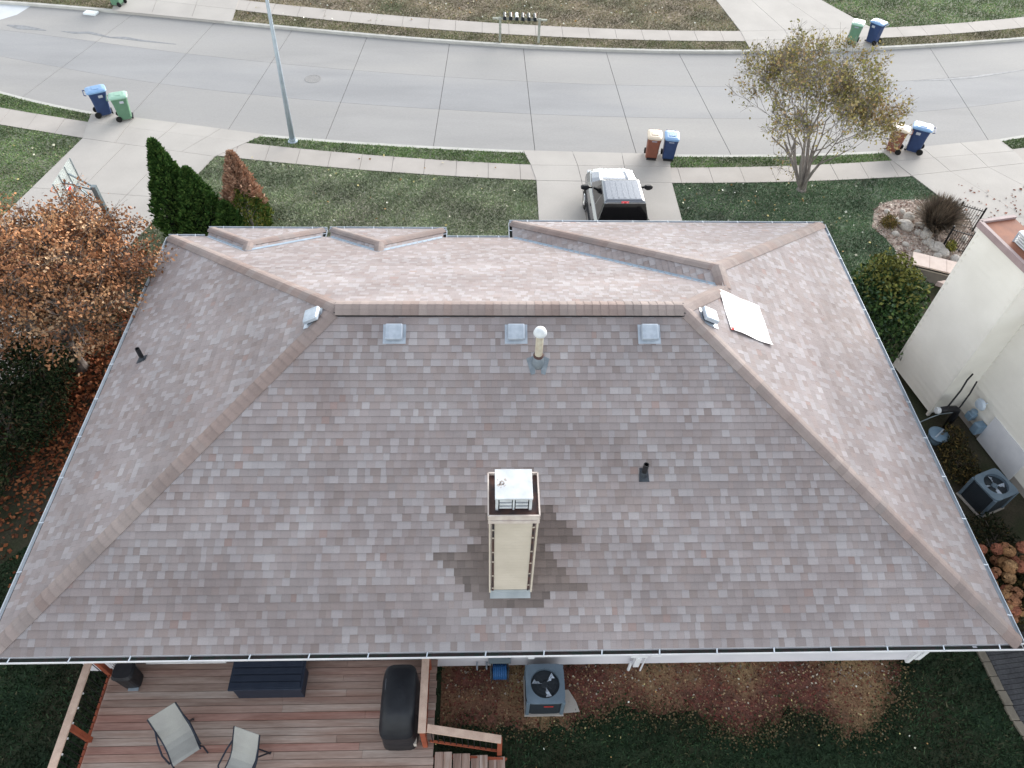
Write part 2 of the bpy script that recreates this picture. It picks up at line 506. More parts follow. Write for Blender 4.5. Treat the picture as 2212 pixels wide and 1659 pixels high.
# ---- driveways: bilinear grids of slabs
def drive_grid(base, quad, nu, nv, m, z=.036, zf=None, g=.008):
    A, B, C, Dq = [np.array(p, float) for p in quad]       # A,B near edge ; D,C far edge
    def P(u, v): return tuple((A * (1 - u) + B * u) * (1 - v) + (Dq * (1 - u) + C * u) * v)
    for i in range(nu):
        for j in range(nv):
            gu = g / max(.1, np.linalg.norm(B - A)); gv = g / max(.1, np.linalg.norm(Dq - A))
            pts = [P(i / nu + gu, j / nv + gv), P((i + 1) / nu - gu, j / nv + gv), P((i + 1) / nu - gu, (j + 1) / nv - gv), P(i / nu + gu, (j + 1) / nv - gv)]
            MB().prism(pts, -.10, zf if zf else z + RNG.uniform(-.002, .002)).build('slab', m, base)
def slope_to(f, z=.036, z1=.014, depth=1.0):
    return lambda x, y: z + (z1 - z) * max(0, min(1, 1 - abs(f(x) - y) / depth))
DRIVES = []
def drive(name, quads, m=M_drive):
    bm = MB()
    DRIVES.extend([list(q) for q, _, _, _ in quads])
    for q, nu, nv, zf in quads:
        bm.add([(*p, .006) for p in q], [(0, 1, 2, 3)])
    base = structure(name, bm, M_joint)
    for q, nu, nv, zf in quads: drive_grid(base, q, nu, nv, m, zf=zf)
    return base
KN = lambda x: (x, kerb_n(x) + .0)
KF = lambda x: (x, kerb_f(x) - .0)
sn = slope_to(kerb_n)
sf = slope_to(kerb_f)
drive('driveway', [([(1.72, 6.0), (6.8, 6.0), (6.83, 12.42), (1.78, 12.5)], 3, 2, None),
                   ([(1.78, 12.5), (6.83, 12.42), (6.95, 13.48), (1.62, 13.5)], 3, 1, None),
                   ([(1.62, 13.5), (6.95, 13.48), KN(7.1), KN(1.35)], 3, 1, sn)])
drive('neighbour_driveway', [([(-15.62, 15.07), (-10.3, 13.9), (-9.3, 14.9), (-15.82, 16.22)], 4, 1, None),
                   ([(-15.82, 16.22), (-9.3, 14.9), KN(-8.75), KN(-15.95)], 4, 1, sn),
                   ([(-16.9, 8.6), (-11.85, 8.6), (-10.3, 13.9), (-15.62, 15.07)], 3, 2, None),
                   ([(-17.4, 2.6), (-12.9, 2.6), (-11.85, 8.6), (-16.9, 8.6)], 3, 2, None)])
drive('neighbour_driveway', [([(16.12, 13.0), (21.0, 13.9), (20.95, 14.75), (15.75, 13.95)], 3, 1, None),
                   ([(15.75, 13.95), (20.95, 14.75), KN(20.75), KN(15.55)], 3, 1, sn),
                   ([(17.2, 10.3), (23.5, 10.8), (21.0, 13.9), (16.12, 13.0)], 3, 1, None),
                   ([(16.5, 6.6), (25.0, 7.6), (23.5, 10.8), (17.2, 10.3)], 3, 1, None)])
drive('driveway_across_street', [([KF(-18.2), KF(-12.2), (-12.3, 26.6), (-18.4, 27.9)], 3, 1, sf),
                   ([(-18.4, 27.9), (-12.3, 26.6), (-12.9, 34), (-19.8, 35)], 3, 2, None)])
drive('driveway_across_street', [([KF(12.3), KF(18.6), (18.75, 24.6), (12.25, 24.05)], 3, 1, sf),
                   ([(12.25, 24.05), (18.75, 24.6), (18.9, 25.6), (12.24, 25.0)], 3, 1, None),
                   ([(12.24, 25.0), (18.9, 25.6), (15.2, 33), (11.2, 33)], 3, 2, None)])

# ---- lawns (sheets with individual grass blades on them)
def inside(poly, X, Y):
    r = np.zeros(len(X), bool)
    n = len(poly)
    for i in range(n):
        x0, y0 = poly[i]; x1, y1 = poly[(i + 1) % n]
        c = ((y0 > Y) != (y1 > Y)) & (X < (x1 - x0) * (Y - y0) / (y1 - y0 + 1e-12) + x0)
        r ^= c
    return r

def lawn(name, poly, m, dens, pal, h=.05, wdt=.018, z=0.0, weights=None, edge=True, holes=(), keep=None):
    structure(name, MB().add([(x, y, z) for x, y in poly], [tuple(range(len(poly)))]), m)
    p = np.array(poly)
    x0, y0 = p.min(0); x1, y1 = p.max(0)
    n = int((x1 - x0) * (y1 - y0) * dens)
    X, Y = RNG.uniform(x0, x1, n), RNG.uniform(y0, y1, n)
    k = inside(poly, X, Y)
    for hp in holes: k &= ~inside(hp, X + RNG.normal(size=n) * .09, Y + RNG.normal(size=n) * .09)
    for hp in DRIVES: k &= ~inside(hp, X, Y)
    if keep is not None: k &= keep(X, Y)
    X, Y = X[k], Y[k]
    n = len(X)
    if n == 0: return
    a = RNG.uniform(0, 2 * PI, n)
    hh = h * RNG.uniform(.5, 1.4, n)
    ln = RNG.normal(size=(n, 2)) * hh[:, None] * .6
    ww = wdt * RNG.uniform(.6, 1.5, n)
    V = np.zeros((n, 3, 3), 'f')
    V[:, 0] = np.stack([X - np.cos(a) * ww, Y - np.sin(a) * ww, np.full(n, z)], 1)
    V[:, 1] = np.stack([X + np.cos(a) * ww, Y + np.sin(a) * ww, np.full(n, z)], 1)
    V[:, 2] = np.stack([X + ln[:, 0], Y + ln[:, 1], z + hh], 1)
    # patchy tone
    ph = np.sin(X * 1.7 + np.sin(Y * 2.3) * 1.5) + np.sin(Y * 2.9 + X * .8) + .8 * np.sin(X * 4.1 - Y * 3.3 + np.sin(X * 2.2)) + RNG.normal(size=n) * .8
    c = pick(pal, n, .2, weights) * (1 + .19 * np.clip(ph, -2.4, 2.4))[:, None]
    me = np_mesh(name + '_grass', V, 3, np.clip(c, .003, 1))
    return tag(link(name + '_grass', me, M_grass_blade), kind='stuff')

def rib_poly(x0, x1, f0, f1, step=.8):
    a, b = ribbon(x0, x1, f0, f1, step)
    return a + b[::-1]

PAL_F = [(.20, .245, .135), (.15, .20, .10), (.28, .305, .20), (.38, .37, .28)]
PAL_R = [(.105, .175, .085), (.072, .135, .062), (.17, .225, .14), (.27, .28, .20)]
PAL_B = [(.022, .045, .020), (.014, .032, .014), (.036, .060, .026), (.075, .07, .038)]  # back lawn blades, darkened like their turf to carry the yard's shade
PAL_D = [(.30, .25, .17), (.23, .20, .12), (.15, .165, .07), (.38, .31, .24)]
PAL_V = [(.15, .225, .085), (.11, .185, .065), (.21, .26, .12), (.32, .30, .18)]
BED_R = [(13.68, 10.27), (13.95, 10.9), (14.37, 11.26), (14.99, 11.49), (15.72, 11.49), (16.4, 11.4), (17.25, 10.2), (16.9, 8.9), (16.3, 8.0), (14.9, 7.3), (13.7, 7.6), (13.9, 8.6), (13.75, 9.3), (13.5, 9.86)]
lw = lambda f, d: (lambda x: f(x) + d)
lawn('front_lawn', [(-12.1, 8.0)] + [(-11.0, 13.9)] + [(x, walk_nn(x) - .02) for x in np.linspace(-10.8, 2.1, 16)] + [(2.1, 6.2), (-1.2, 6.3), (-8.0, 6.3), (-10.6, 6.8)], M_lawn_f, 900, PAL_F, weights=[.4, .25, .2, .15])
lawn('side_lawn', [(6.5, 6.3), (6.5, 12.42)] + [(x, walk_nn(x) - .02) for x in np.linspace(6.6, 16.7, 12)] + [(17.2, 11.6), (17.5, 10.4), (15.5, 7.4), (12.9, 6.0), (11.5, 4.2), (10.0, 4.0), (10.0, 6.3)], M_lawn_r, 900, PAL_R, weights=[.32, .22, .26, .2], holes=[BED_R])
lawn('neighbour_lawn', [(-16.4, 8.6)] + [(-15.1, 15.0)] + [(x, walk_nn(x) - .02) for x in np.linspace(-15.2, -30, 12)] + [(-30, 6)], M_lawn_f, 700, PAL_V, weights=[.45, .25, .2, .1], keep=lambda X, Y: X > -24)
for nm, x0, x1 in (('verge', -30, -15.4), ('verge', -9.6, 1.9), ('verge', 6.7, 16.1), ('verge', 20.4, 30)):
    lawn(nm, rib_poly(x0, x1, lw(walk_nf, .02), lw(kerb_n, -.17)), M_lawn_f if nm else None, 950, PAL_V, weights=[.5, .3, .15, .05], keep=lambda X, Y: (X > -24) & (X < 25))
for x0, x1 in ((-31, -17.9), (-12.7, 12.6), (18.2, 34)):
    lawn('verge_across_street', rib_poly(x0, x1, lw(kerb_f, .17), lw(walk_fn, -.02)), M_lawn_far, 600, PAL_D, weights=[.2, .25, .45, .10], keep=lambda X, Y: (X > -26) & (X < 29))
lawn('lawn_across_street', rib_poly(-13.2, 12.4, lw(walk_ff, .02), lambda x: 36), M_lawn_far, 380, PAL_D, weights=[.4, .3, .1, .2], wdt=.025, keep=lambda X, Y: Y < 31.5)
lawn('green_lawn_across_street', rib_poly(18.2, 34, lw(walk_ff, .02), lambda x: 36) + [(14.9, 36), (14.9, 33)], M_lawn_f, 380, PAL_V, weights=[.35, .25, .2, .2], wdt=.025, keep=lambda X, Y: (Y < 33) & (X < 31))
lawn('left_lawn_across_street', rib_poly(-31, -18.0, lw(walk_ff, .02), lambda x: 36), M_lawn_far, 200, PAL_D, wdt=.025, keep=lambda X, Y: (Y < 31) & (X > -26))
RB0 = [(8.95, -5.2), (8.75, -5.7), (8.45, -6.15), (7.9, -6.5), (7.3, -6.75), (6.9, -6.35), (6.2, -6.2), (5.7, -6.55), (5.2, -6.75), (4.7, -6.5), (4.3, -6.2), (3.4, -6.3), (2.9, -6.05), (2.2, -6.25), (1.6, -6.45), (.4, -6.5), (-.5, -6.45), (-1.0, -6.5)]
brn = random.Random(31)
REARBED = [(-1.0, -5.2)]
for (xa, ya), (xb, yb) in zip(RB0[:-1], RB0[1:]):
    for k in range(5): REARBED.append((xa + (xb - xa) * k / 5 + brn.gauss(0, .05), ya + (yb - ya) * k / 5 + brn.gauss(0, .05)))
REARBED.append((-1.0, -6.5))
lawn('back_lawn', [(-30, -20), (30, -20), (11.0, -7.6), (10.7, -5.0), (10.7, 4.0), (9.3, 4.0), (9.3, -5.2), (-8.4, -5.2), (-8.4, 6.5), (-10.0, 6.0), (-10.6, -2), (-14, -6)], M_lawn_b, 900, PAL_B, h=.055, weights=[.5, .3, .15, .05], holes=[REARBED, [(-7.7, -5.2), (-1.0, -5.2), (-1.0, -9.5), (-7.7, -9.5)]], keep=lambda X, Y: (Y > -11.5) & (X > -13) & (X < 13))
structure('mulch_bed', MB().add([(x, y, .012) for x, y in REARBED], [tuple(range(len(REARBED)))]), M_mulch)

# ------------------------------------------------------------------ scattered litter (uncountable)
def litter(name, n, sampler, size, pal, z=.02, label=None, weights=None):
    P = []
    while len(P) < n:
        p = sampler()
        if p is not None: P.append(p)
    P = np.array([(p[0], p[1], (p[2] if len(p) > 2 else z) + RNG.uniform(0, .015)) for p in P])
    d = rand_dirs(n); d[:, 2] *= .25
    d /= np.linalg.norm(d, axis=1, keepdims=True)
    return tag(link(name, leaf_mesh(name, P, size, pick(pal, n, .15, weights), d, aspect=.8), M_leafc), kind='stuff')
PALE = [(.62, .60, .46), (.55, .48, .22), (.70, .70, .62), (.40, .24, .10)]
U1 = lambda a, b: RNG.uniform(a, b)
def s_side():
    x, y = U1(6.9, 15), U1(7, 12.4)
    return (x, y, .045) if RNG.uniform() < math.exp(-((x - 10.5) / 3.2) ** 2) else None
litter('fallen_leaves_side_lawn', 130, s_side, .09, PALE)
litter('fallen_leaves_front', 90, lambda: (U1(-9, 1.6), U1(7, 14), .05), .085, PALE)
litter('fallen_leaves_neighbour_lawn', 60, lambda: (U1(-22, -16.5), U1(9, 15), .05), .09, PALE)
litter('fallen_leaves_back', 120, lambda: (U1(-8.4, 10.2), U1(-8.2, -5.3), .055), .045, PALE)
litter('stones_back', 420, lambda: (U1(-.9, 8.8), -5.25 - abs(RNG.normal()) * .32, .02), .05, [(.34, .30, .25), (.25, .21, .18), (.42, .38, .30), (.18, .13, .11)])
litter('mulch_chips', 5200, lambda: (lambda x, y: (x, y, .014) if inside(REARBED, np.array([x + RNG.normal() * .1]), np.array([y + RNG.normal() * .1]))[0] else None)(U1(-1, 9), U1(-6.8, -5.2)), .045,
       [(.17, .05, .04), (.10, .035, .03), (.22, .10, .06), (.30, .20, .11), (.34, .25, .15)], weights=[.3, .2, .2, .18, .12])
eb = [REARBED[k] for k in range(2, len(REARBED) - 1)]
def s_edge():
    x, y = eb[RNG.integers(len(eb))]
    return (x + RNG.normal() * .18, y + RNG.normal() * .16 - .04, .03)
litter('dry_edge_grass', 4200, s_edge, .045, [(.14, .10, .055), (.09, .075, .038), (.04, .05, .022), (.19, .14, .08), (.025, .042, .018)], weights=[.25, .25, .2, .12, .18])
litter('fallen_leaves_far', 220, lambda: (U1(-12, 12), U1(25.5, 30), .04), .1, PALE, weights=[.3, .1, .5, .1])
def s_nd():
    return (U1(17.3, 22), U1(9.4, 12.5), .035)
litter('red_leaves_driveway', 170, s_nd, .10, [(.30, .13, .09), (.36, .20, .15), (.22, .10, .07)])
def s_oak():
    x, y = -11.4 + RNG.normal() * .9, 2.2 + RNG.normal() * 1.9
    return (x, y, .02) if x < -9.4 else None
litter('fallen_oak_leaves', 5200, s_oak, .11, [(.26, .09, .04), (.19, .06, .03), (.33, .13, .06), (.12, .05, .03)])

# ================================================================== THE HOUSE
A, B, D = 8.872, 9.785, 5.84             # eave lines: x=-A, x=B, y=+-D ; roof pitch 6/12
XG, YG = 0.71, 6.57                       # garage wing: left eave, front eave
SL = math.sqrt(1.25)
EXP = .143
house = empty('house', (0, 0, 0), label='single storey house with wide mauve-grey shingled hip roof, filling the middle', cat='house')

# ---- roof planes: each is (origin on eave, u direction, uphill direction, lo(r), hi(r), r max)
XC = (XG + B) / 2
HG = (B - XG) / 2
BUMPS = [(-7.84, -4.70, 6.20), (-4.43, -1.30, 6.22)]
planes = []
planes.append(('rear', (0, -D), (1, 0), (0, 1), lambda r: -A + r, lambda r: B - r, D))
planes.append(('front', (0, D), (1, 0), (0, -1), lambda r: -A + r, lambda r: (XG + r) if r < HG else B - r, D))
planes.append(('left', (-A, 0), (0, 1), (1, 0), lambda r: -D + r, lambda r: D - r, D))
planes.append(('right', (B, 0), (0, 1), (-1, 0), lambda r: -D + r, lambda r: (YG - r) if r < HG else D - r, D))
planes.append(('gleft', (XG, 0), (0, 1), (1, 0), lambda r: D - r, lambda r: YG - r, HG))
planes.append(('gfront', (0, YG), (1, 0), (0, -1), lambda r: XG + r, lambda r: B - r, HG))
for bx0, bx1, by in BUMPS:
    h = (bx1 - bx0) / 2
    ov = by - D
    planes.append(('bfront', (0, by), (1, 0), (0, -1), lambda r, a=bx0: a + r, lambda r, b=bx1: b - r, h))
    planes.append(('bleft', (bx0, 0), (0, 1), (1, 0), lambda r, y=by: D - r, lambda r, y=by: y - r, h))
    planes.append(('bright', (bx1, 0), (0, 1), (-1, 0), lambda r, y=by: D - r, lambda r, y=by: y - r, h))

# decking mesh (real roof body under the shingles)
rm = MB()
NRM = {}
for nm, o, u, up, lo, hi, rmax in planes:
    rs = sorted(set([0, rmax * .999] + [r for r in (HG - .001, HG + .001) if r < rmax]))
    for i in range(len(rs) - 1):
        r0, r1 = rs[i], rs[i + 1]
        q = []
        for r, uu in ((r0, lo(r0)), (r0, hi(r0)), (r1, hi(r1)), (r1, lo(r1))):
            q.append((o[0] + u[0] * uu + up[0] * r, o[1] + u[1] * uu + up[1] * r, ZE + r * .5 - .012))
        rm.add(q, [(0, 1, 2, 3)])
# soffit closing the underside
rm.add([(-A, -D, ZE - .02), (B, -D, ZE - .02), (B, D, ZE - .02), (-A, D, ZE - .02)], [(0, 1, 2, 3)])
rm.add([(XG, D - .5, ZE - .025), (B, D - .5, ZE - .025), (B, YG, ZE - .025), (XG, YG, ZE - .025)], [(0, 1, 2, 3)])
roof = rm.build('roof', M_deck, house)

PAL_S = [(.262, .230, .231), (.278, .247, .249), (.314, .293, .302), (.262, .223, .219), (.238, .201, .196), (.268, .206, .195)]
PW = [.28, .24, .30, .11, .06, .01]
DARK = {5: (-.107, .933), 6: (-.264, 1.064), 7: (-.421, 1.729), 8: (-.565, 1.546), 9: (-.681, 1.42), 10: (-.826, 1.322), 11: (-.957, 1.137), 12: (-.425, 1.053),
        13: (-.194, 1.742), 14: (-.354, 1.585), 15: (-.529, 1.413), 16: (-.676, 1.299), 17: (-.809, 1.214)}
srnd = random.Random(3)
field = MB(); field.cur = (1, 1, 1)
n_single = 0
def shingle(mb, o, u, up, corners, s0, s1, th, col):
    """corners: u at lower-left, lower-right, upper-right, upper-left; s along slope"""
    nz = Vector((-up[0] * .5, -up[1] * .5, 1)).normalized()
    def P(uu, s, t):
        r = s / SL
        return Vector((o[0] + u[0] * uu + up[0] * r, o[1] + u[1] * uu + up[1] * r, ZE + r * .5)) + nz * t
    a, b, c, d = corners
    vs = [P(a, s0, th), P(b, s0, th), P(c, s1, .004), P(d, s1, .004), P(a, s0, -.008), P(b, s0, -.008)]
    mb.add(vs[:4], [(0, 1, 2, 3)], col)
    edge = tuple(c_ * .42 for c_ in col)                  # dark asphalt cut edge; shadow line of the course put into its colour
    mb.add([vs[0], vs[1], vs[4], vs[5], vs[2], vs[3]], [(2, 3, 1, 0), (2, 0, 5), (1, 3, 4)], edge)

for nm, o, u, up, lo, hi, rmax in planes:
    smax = rmax * SL
    nrow = int(smax / EXP) + 1
    for row in range(nrow):
        s0, s1 = row * EXP - (.02 if row == 0 else 0), min((row + 1) * EXP + .012, smax)
        if s1 - s0 < .03: continue
        r0, r1 = max(0, s0 / SL), s1 / SL
        l0, h0, l1, h1 = lo(r0), hi(r0), lo(r1), hi(r1)
        L, H = min(l0, l1), max(h0, h1)
        x = L - srnd.uniform(0, .3)
        rowtone = 1 + srnd.gauss(0, .025)
        calm = srnd.random() < .2
        last = -1
        while x < H:
            wd = srnd.choice((.10, .12, .14, .15, .17, .20))
            xe = x + wd
            g = .0006
            cs = [min(max(x + g, l0), h0), min(max(xe - g, l0), h0), min(max(xe - g, l1), h1), min(max(x + g, l1), h1)]
            if max(cs) - min(cs) > .01 and (cs[1] - cs[0] > .004 or cs[2] - cs[3] > .004):
                k = srnd.choices(range(6), PW)[0]
                if calm: k = srnd.choices((0, 1, 3), (.5, .25, .25))[0]
                if k == last and srnd.random() < .6: k = srnd.choices(range(6), PW)[0]
                last = k
                base = PAL_S[k]
                big = 1 + .10 * math.sin(x * .55 + row * .21) * math.sin(row * .17 + x * .3 + 1)
                j = rowtone * big * (1 + srnd.gauss(0, .035))
                col = tuple(c * j for c in base)
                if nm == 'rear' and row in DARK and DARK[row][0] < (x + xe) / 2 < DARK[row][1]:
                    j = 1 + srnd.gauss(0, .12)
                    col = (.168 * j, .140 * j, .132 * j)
                th = (.014, .0145, .016, .014, .0135, .0135)[k]
                if nm == 'rear' and n_single < 300 and row < 4:
                    mb = MB(); mb.cur = (1, 1, 1)
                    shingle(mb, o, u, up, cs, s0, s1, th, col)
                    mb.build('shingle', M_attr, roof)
                    n_single += 1
                else:
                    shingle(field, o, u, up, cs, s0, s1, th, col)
            x = xe
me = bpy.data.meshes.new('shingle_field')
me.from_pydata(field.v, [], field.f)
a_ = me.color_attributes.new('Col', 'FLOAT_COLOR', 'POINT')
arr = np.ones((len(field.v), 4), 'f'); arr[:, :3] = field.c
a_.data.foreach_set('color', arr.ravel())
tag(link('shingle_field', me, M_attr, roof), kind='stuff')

# ---- hip and ridge caps
PAL_C = [(.265, .215, .200), (.252, .206, .194), (.275, .230, .216), (.260, .203, .186), (.248, .211, .201)]
def caps(P, Q, n1, n2, step, half=.17, lift=.018, single=True, target=None, drop=.022):
    P, Q = Vector(P), Vector(Q)
    d = (Q - P).normalized()
    Ln = (Q - P).length
    sides = []
    for nn in (n1, n2):
        v = d.cross(Vector(nn)).normalized()
        if v.z > 0: v = -v
        sides.append((v, Vector(nn).normalized()))
    up = (sides[0][1] + sides[1][1]).normalized()
    n = max(1, round(Ln / step))
    mats = []
    tone = srnd.choice(PAL_C)
    for i in range(n):
        a, b = P + d * (Ln * i / n - .02), P + d * min(Ln, Ln * (i + 1) / n + .02)
        mb = MB()
        if srnd.random() < .45: tone = srnd.choice(PAL_C)
        j = 1 + srnd.gauss(0, .05)
        mb.cur = tuple(c * j for c in tone)
        vs = []
        for q, l in ((a, lift + .010), (b, lift)):
            e1 = q + sides[0][0] * half + sides[0][1] * l
            e2 = q + sides[1][0] * half + sides[1][1] * l
            m1 = q + sides[0][0] * half * .35 + sides[0][1] * (l + .012)
            m2 = q + sides[1][0] * half * .35 + sides[1][1] * (l + .012)
            ap = q + up * (l + .008)
            b1 = q + sides[0][0] * half + sides[0][1] * (l - drop)
            b2 = q + sides[1][0] * half + sides[1][1] * (l - drop)
            vs += [b1, e1, m1, ap, m2, e2, b2]
        fs = [(k, k + 1, k + 8, k + 7) for k in range(6)] + [(0, 1, 2, 3), (3, 4, 5, 6), (0, 3, 6)]
        if single:
            mb.add(vs, fs)
            mb.build('ridge_cap', M_attr, roof)
        else:
            target.add(vs, fs, mb.cur)
nr, nf, nl, ng = (0, -.5, 1), (0, .5, 1), (-.5, 0, 1), (.5, 0, 1)
ZR = ZE + D * .5
RL, RR = (-A + D, 0, ZR), (B - D, 0, ZR)
GA = (XC, YG - HG, ZE + HG * .5)
GB = (XC, B - XC - 0 + (D - D) and 0 or D - HG, ZE + HG * .5)
caps((-A, -D, ZE), RL, nr, nl, .165)
caps((B, -D, ZE), RR, nr, ng, .165)
caps((-A, D, ZE), RL, nf, nl, .165)
caps(GB, RR, nf, ng, .165)
caps(RL, RR, nr, nf, .165, half=.20, lift=.055, drop=.03)
capm = MB(); capm.cur = (1, 1, 1)
caps((XG, YG, ZE), GA, nf, nl, .165)
caps((B, YG, ZE), GA, nf, ng, .165, single=False, target=capm)
caps(GA, GB, nl, ng, .165, single=False, target=capm)
for bx0, bx1, by in BUMPS:
    h = (bx1 - bx0) / 2
    ap = ((bx0 + bx1) / 2, by - h, ZE + h * .5)
    caps((bx0, by, ZE), ap, nf, nl, .165, single=False, target=capm, half=.13)
    caps((bx1, by, ZE), ap, nf, ng, .165, single=False, target=capm, half=.13)
    caps(ap, (ap[0], D - h, ap[2]), nl, ng, .165, single=False, target=capm, half=.13)
tag(capm.build('ridge_caps', M_attr, roof), kind='stuff')
# ridge vent; black strips stand in for the shadow line under the caps
rv = MB()
rv.box(((RL[0] + RR[0]) / 2, 0, ZR - .075), (RR[0] - RL[0] + .1, .30, .10))
for sy in (-1, 1): rv.box(((RL[0] + RR[0]) / 2, sy * .188, ZR - .094 + .027), (RR[0] - RL[0] + .02, .035, .034))
rv.build('ridge_vent_and_shadow', M_black, roof)

# ---- valleys
def valley(P, Q, nrm1, nrm2, half=.055):
    P, Q = Vector(P), Vector(Q)
    d = (Q - P).normalized()
    mb = MB()
    vs = []
    for q in (P, Q):
        for nn in (nrm1, nrm2):
            v = d.cross(Vector(nn)).normalized()
            if v.z < 0: v = -v
            vs.append(q + v * half + Vector(nn).normalized() * .016)
        vs.append(q + Vector((0, 0, .013)))
    mb.add(vs, [(0, 2, 5, 3), (2, 1, 4, 5)])
    o = mb.build('valley_flashing', M_valley, roof)
    md = o.modifiers.new('thick', 'SOLIDIFY'); md.thickness = .004
valley((XG, D, ZE), GB, nf, nl)
for bx0, bx1, by in BUMPS:
    h = (bx1 - bx0) / 2
    c = (bx0 + bx1) / 2
    valley((bx0, D, ZE), (c, D - h, ZE + h * .5), nf, nl, .05)
    valley((bx1, D, ZE), (c, D - h, ZE + h * .5), nf, ng, .05)

# ---- gutters
def gutter(p0, p1, out, nb, dark=True):
    """p0,p1 on the eave edge, out = outward unit xy"""
    mb, inn = MB(), MB()
    o = Vector((out[0], out[1], 0))
    p0, p1 = Vector((*p0, 0)), Vector((*p1, 0))
    prof = [(.004, -.015), (.004, -.125), (.085, -.125), (.125, -.07), (.125, -.012), (.112, -.012), (.112, -.066), (.08, -.112), (.014, -.112), (.014, -.015)]
    rings = []
    for p in (p0, p1):
        rings.append([p + o * a + Vector((0, 0, ZE + z)) for a, z in prof])
    mb.loft(rings)
    g = mb.build('gutter', M_gutter if not dark else M_white, house)
    d = (p1 - p0)
    q0, q1 = p0 + d * .001, p1 - d * .001
    inn.add([q0 + o * .016 + Vector((0, 0, ZE - .105)), q1 + o * .016 + Vector((0, 0, ZE - .105)), q1 + o * .11 + Vector((0, 0, ZE - .085)), q0 + o * .11 + Vector((0, 0, ZE - .085))], [(0, 1, 2, 3)])
    inn.build('gutter_inside', M_gutin, g)
    for i in range(nb):
        q = p0 + d * ((i + .5) / nb)
        dd = d.normalized()
        MB().beam(q + o * .0 + dd * .02 + Vector((0, 0, ZE - .006)), q + o * .124 + Vector((0, 0, ZE - .004)), .022, .006).build('gutter_bracket', M_gutter, g)
gutter((-A - .12, -D), (B + .12, -D), (0, -1), 18)
gutter((-A, -D + .001), (-A, D), (-1, 0), 11, False)
gutter((B, -D + .001), (B, YG), (1, 0), 12, False)
gutter((-A - .1, D), (BUMPS[0][0] - .13, D), (0, 1), 2, False)
for bx0, bx1, by in BUMPS:
    gutter((bx0 - .1, by), (bx1 + .1, by), (0, 1), 4, False)
    gutter((bx1, by), (bx1, D), (1, 0), 1, False)
gutter((BUMPS[1][1] + .13, D), (XG - .13, D), (0, 1), 3, False)
gutter((XG - .1, YG), (B + .1, YG), (0, 1), 9, False)
gutter((XG, YG), (XG, D + .0), (-1, 0), 1, False)
# fascia
fb = MB()
for p, q in (((-A, -D), (B, -D)), ((-A, -D), (-A, D)), ((B, -D), (B, YG)), ((-A, D), (XG, D)), ((XG, YG), (B, YG))):
    fb.beam((*p, ZE - .09), (*q, ZE - .09), .02, .14)
fb.build('fascia', M_white, house)

# ---- walls with lapped siding boards
def siding_wall(p, q, z0, z1, out, m, parent, ex=.165, single=False):
    mb = MB()
    p, q = Vector((*p, 0)), Vector((*q, 0))
    o = Vector((out[0], out[1], 0))
    mb.beam(p + Vector((0, 0, (z0 + z1) / 2)) - o * .06, q + Vector((0, 0, (z0 + z1) / 2)) - o * .06, .1, z1 - z0, up=(0, 0, 1))
    wall = mb.build('wall', m, parent)
    z = z0
    bd = MB()
    while z < z1 - .01:
        ze = min(z + ex, z1)
        vs = [p + o * .022 + Vector((0, 0, z)), q + o * .022 + Vector((0, 0, z)), q + o * .004 + Vector((0, 0, ze)), p + o * .004 + Vector((0, 0, ze)),
              p - o * .008 + Vector((0, 0, z)), q - o * .008 + Vector((0, 0, z)), q - o * .008 + Vector((0, 0, ze)), p - o * .008 + Vector((0, 0, ze))]
        b1 = MB() if single else bd
        b1.add(vs, [(0, 1, 2, 3), (0, 4, 5, 1), (3, 2, 6, 7), (0, 3, 7, 4), (1, 5, 6, 2)])
        if single: b1.build('siding_board', m, wall)
        z = ze
    if not single: bd.build('siding', m, wall)
    return wall
WX0, WX1, WY = -A + .6, B - .6, -D + .6
rw = siding_wall((WX0, WY), (WX1, WY), .18, ZE - .03, (0, -1), M_siding, house)
siding_wall((WX0, WY), (WX0, D - .6), .18, ZE - .03, (-1, 0), M_siding, house)
siding_wall((WX1, WY), (WX1, YG - .6), .18, ZE - .03, (1, 0), M_siding, house)
siding_wall((WX0, D - .6), (XG + .6, D - .6), .18, ZE - .03, (0, 1), M_siding, house)
siding_wall((XG + .6, YG - .6), (WX1, YG - .6), .18, ZE - .03, (0, 1), M_siding, house)
fd = MB()
fd.box(((WX0 + WX1) / 2, (WY + D - .6) / 2, .09), (WX1 - WX0 - .06, D * 2 - 1.26, .19))
fd.box(((XG + .6 + WX1) / 2, YG - 1.5, .09), (WX1 - XG - .66, 1.7, .186))
fd.build('foundation', M_walk, house)
MB().box((WX1 + .005, WY - .004, 1.42), (.11, .09, 2.4)).build('corner_trim', M_white, house)
gd = MB()
for k in range(4): gd.box((4.3, YG - .57, .36 + k * .54), (4.6, .04, .52))
gd.build('garage_door', M_door, house)
# patio door and windows on the rear wall
def window(x0, x1, z0, z1, name='window'):
    f = MB()
    t = .07
    f.box(((x0 + x1) / 2, WY - .035, z0 + t / 2), (x1 - x0, .06, t)); f.box(((x0 + x1) / 2, WY - .035, z1 - t / 2), (x1 - x0, .06, t))
    for x in (x0 + t / 2, (x0 + x1) / 2, x1 - t / 2): f.box((x, WY - .034, (z0 + z1) / 2), (t, .056, z1 - z0 - 2 * t))
    o = f.build(name, M_white, house)
    MB().box(((x0 + x1) / 2, WY - .028, (z0 + z1) / 2), (x1 - x0 - .1, .02, z1 - z0 - .1)).build('pane', M_glass, o)
window(-6.95, -5.35, .64, 2.45, 'patio_door')
window(2.6, 3.9, 1.2, 2.3)
window(5.4, 6.9, 1.2, 2.3)
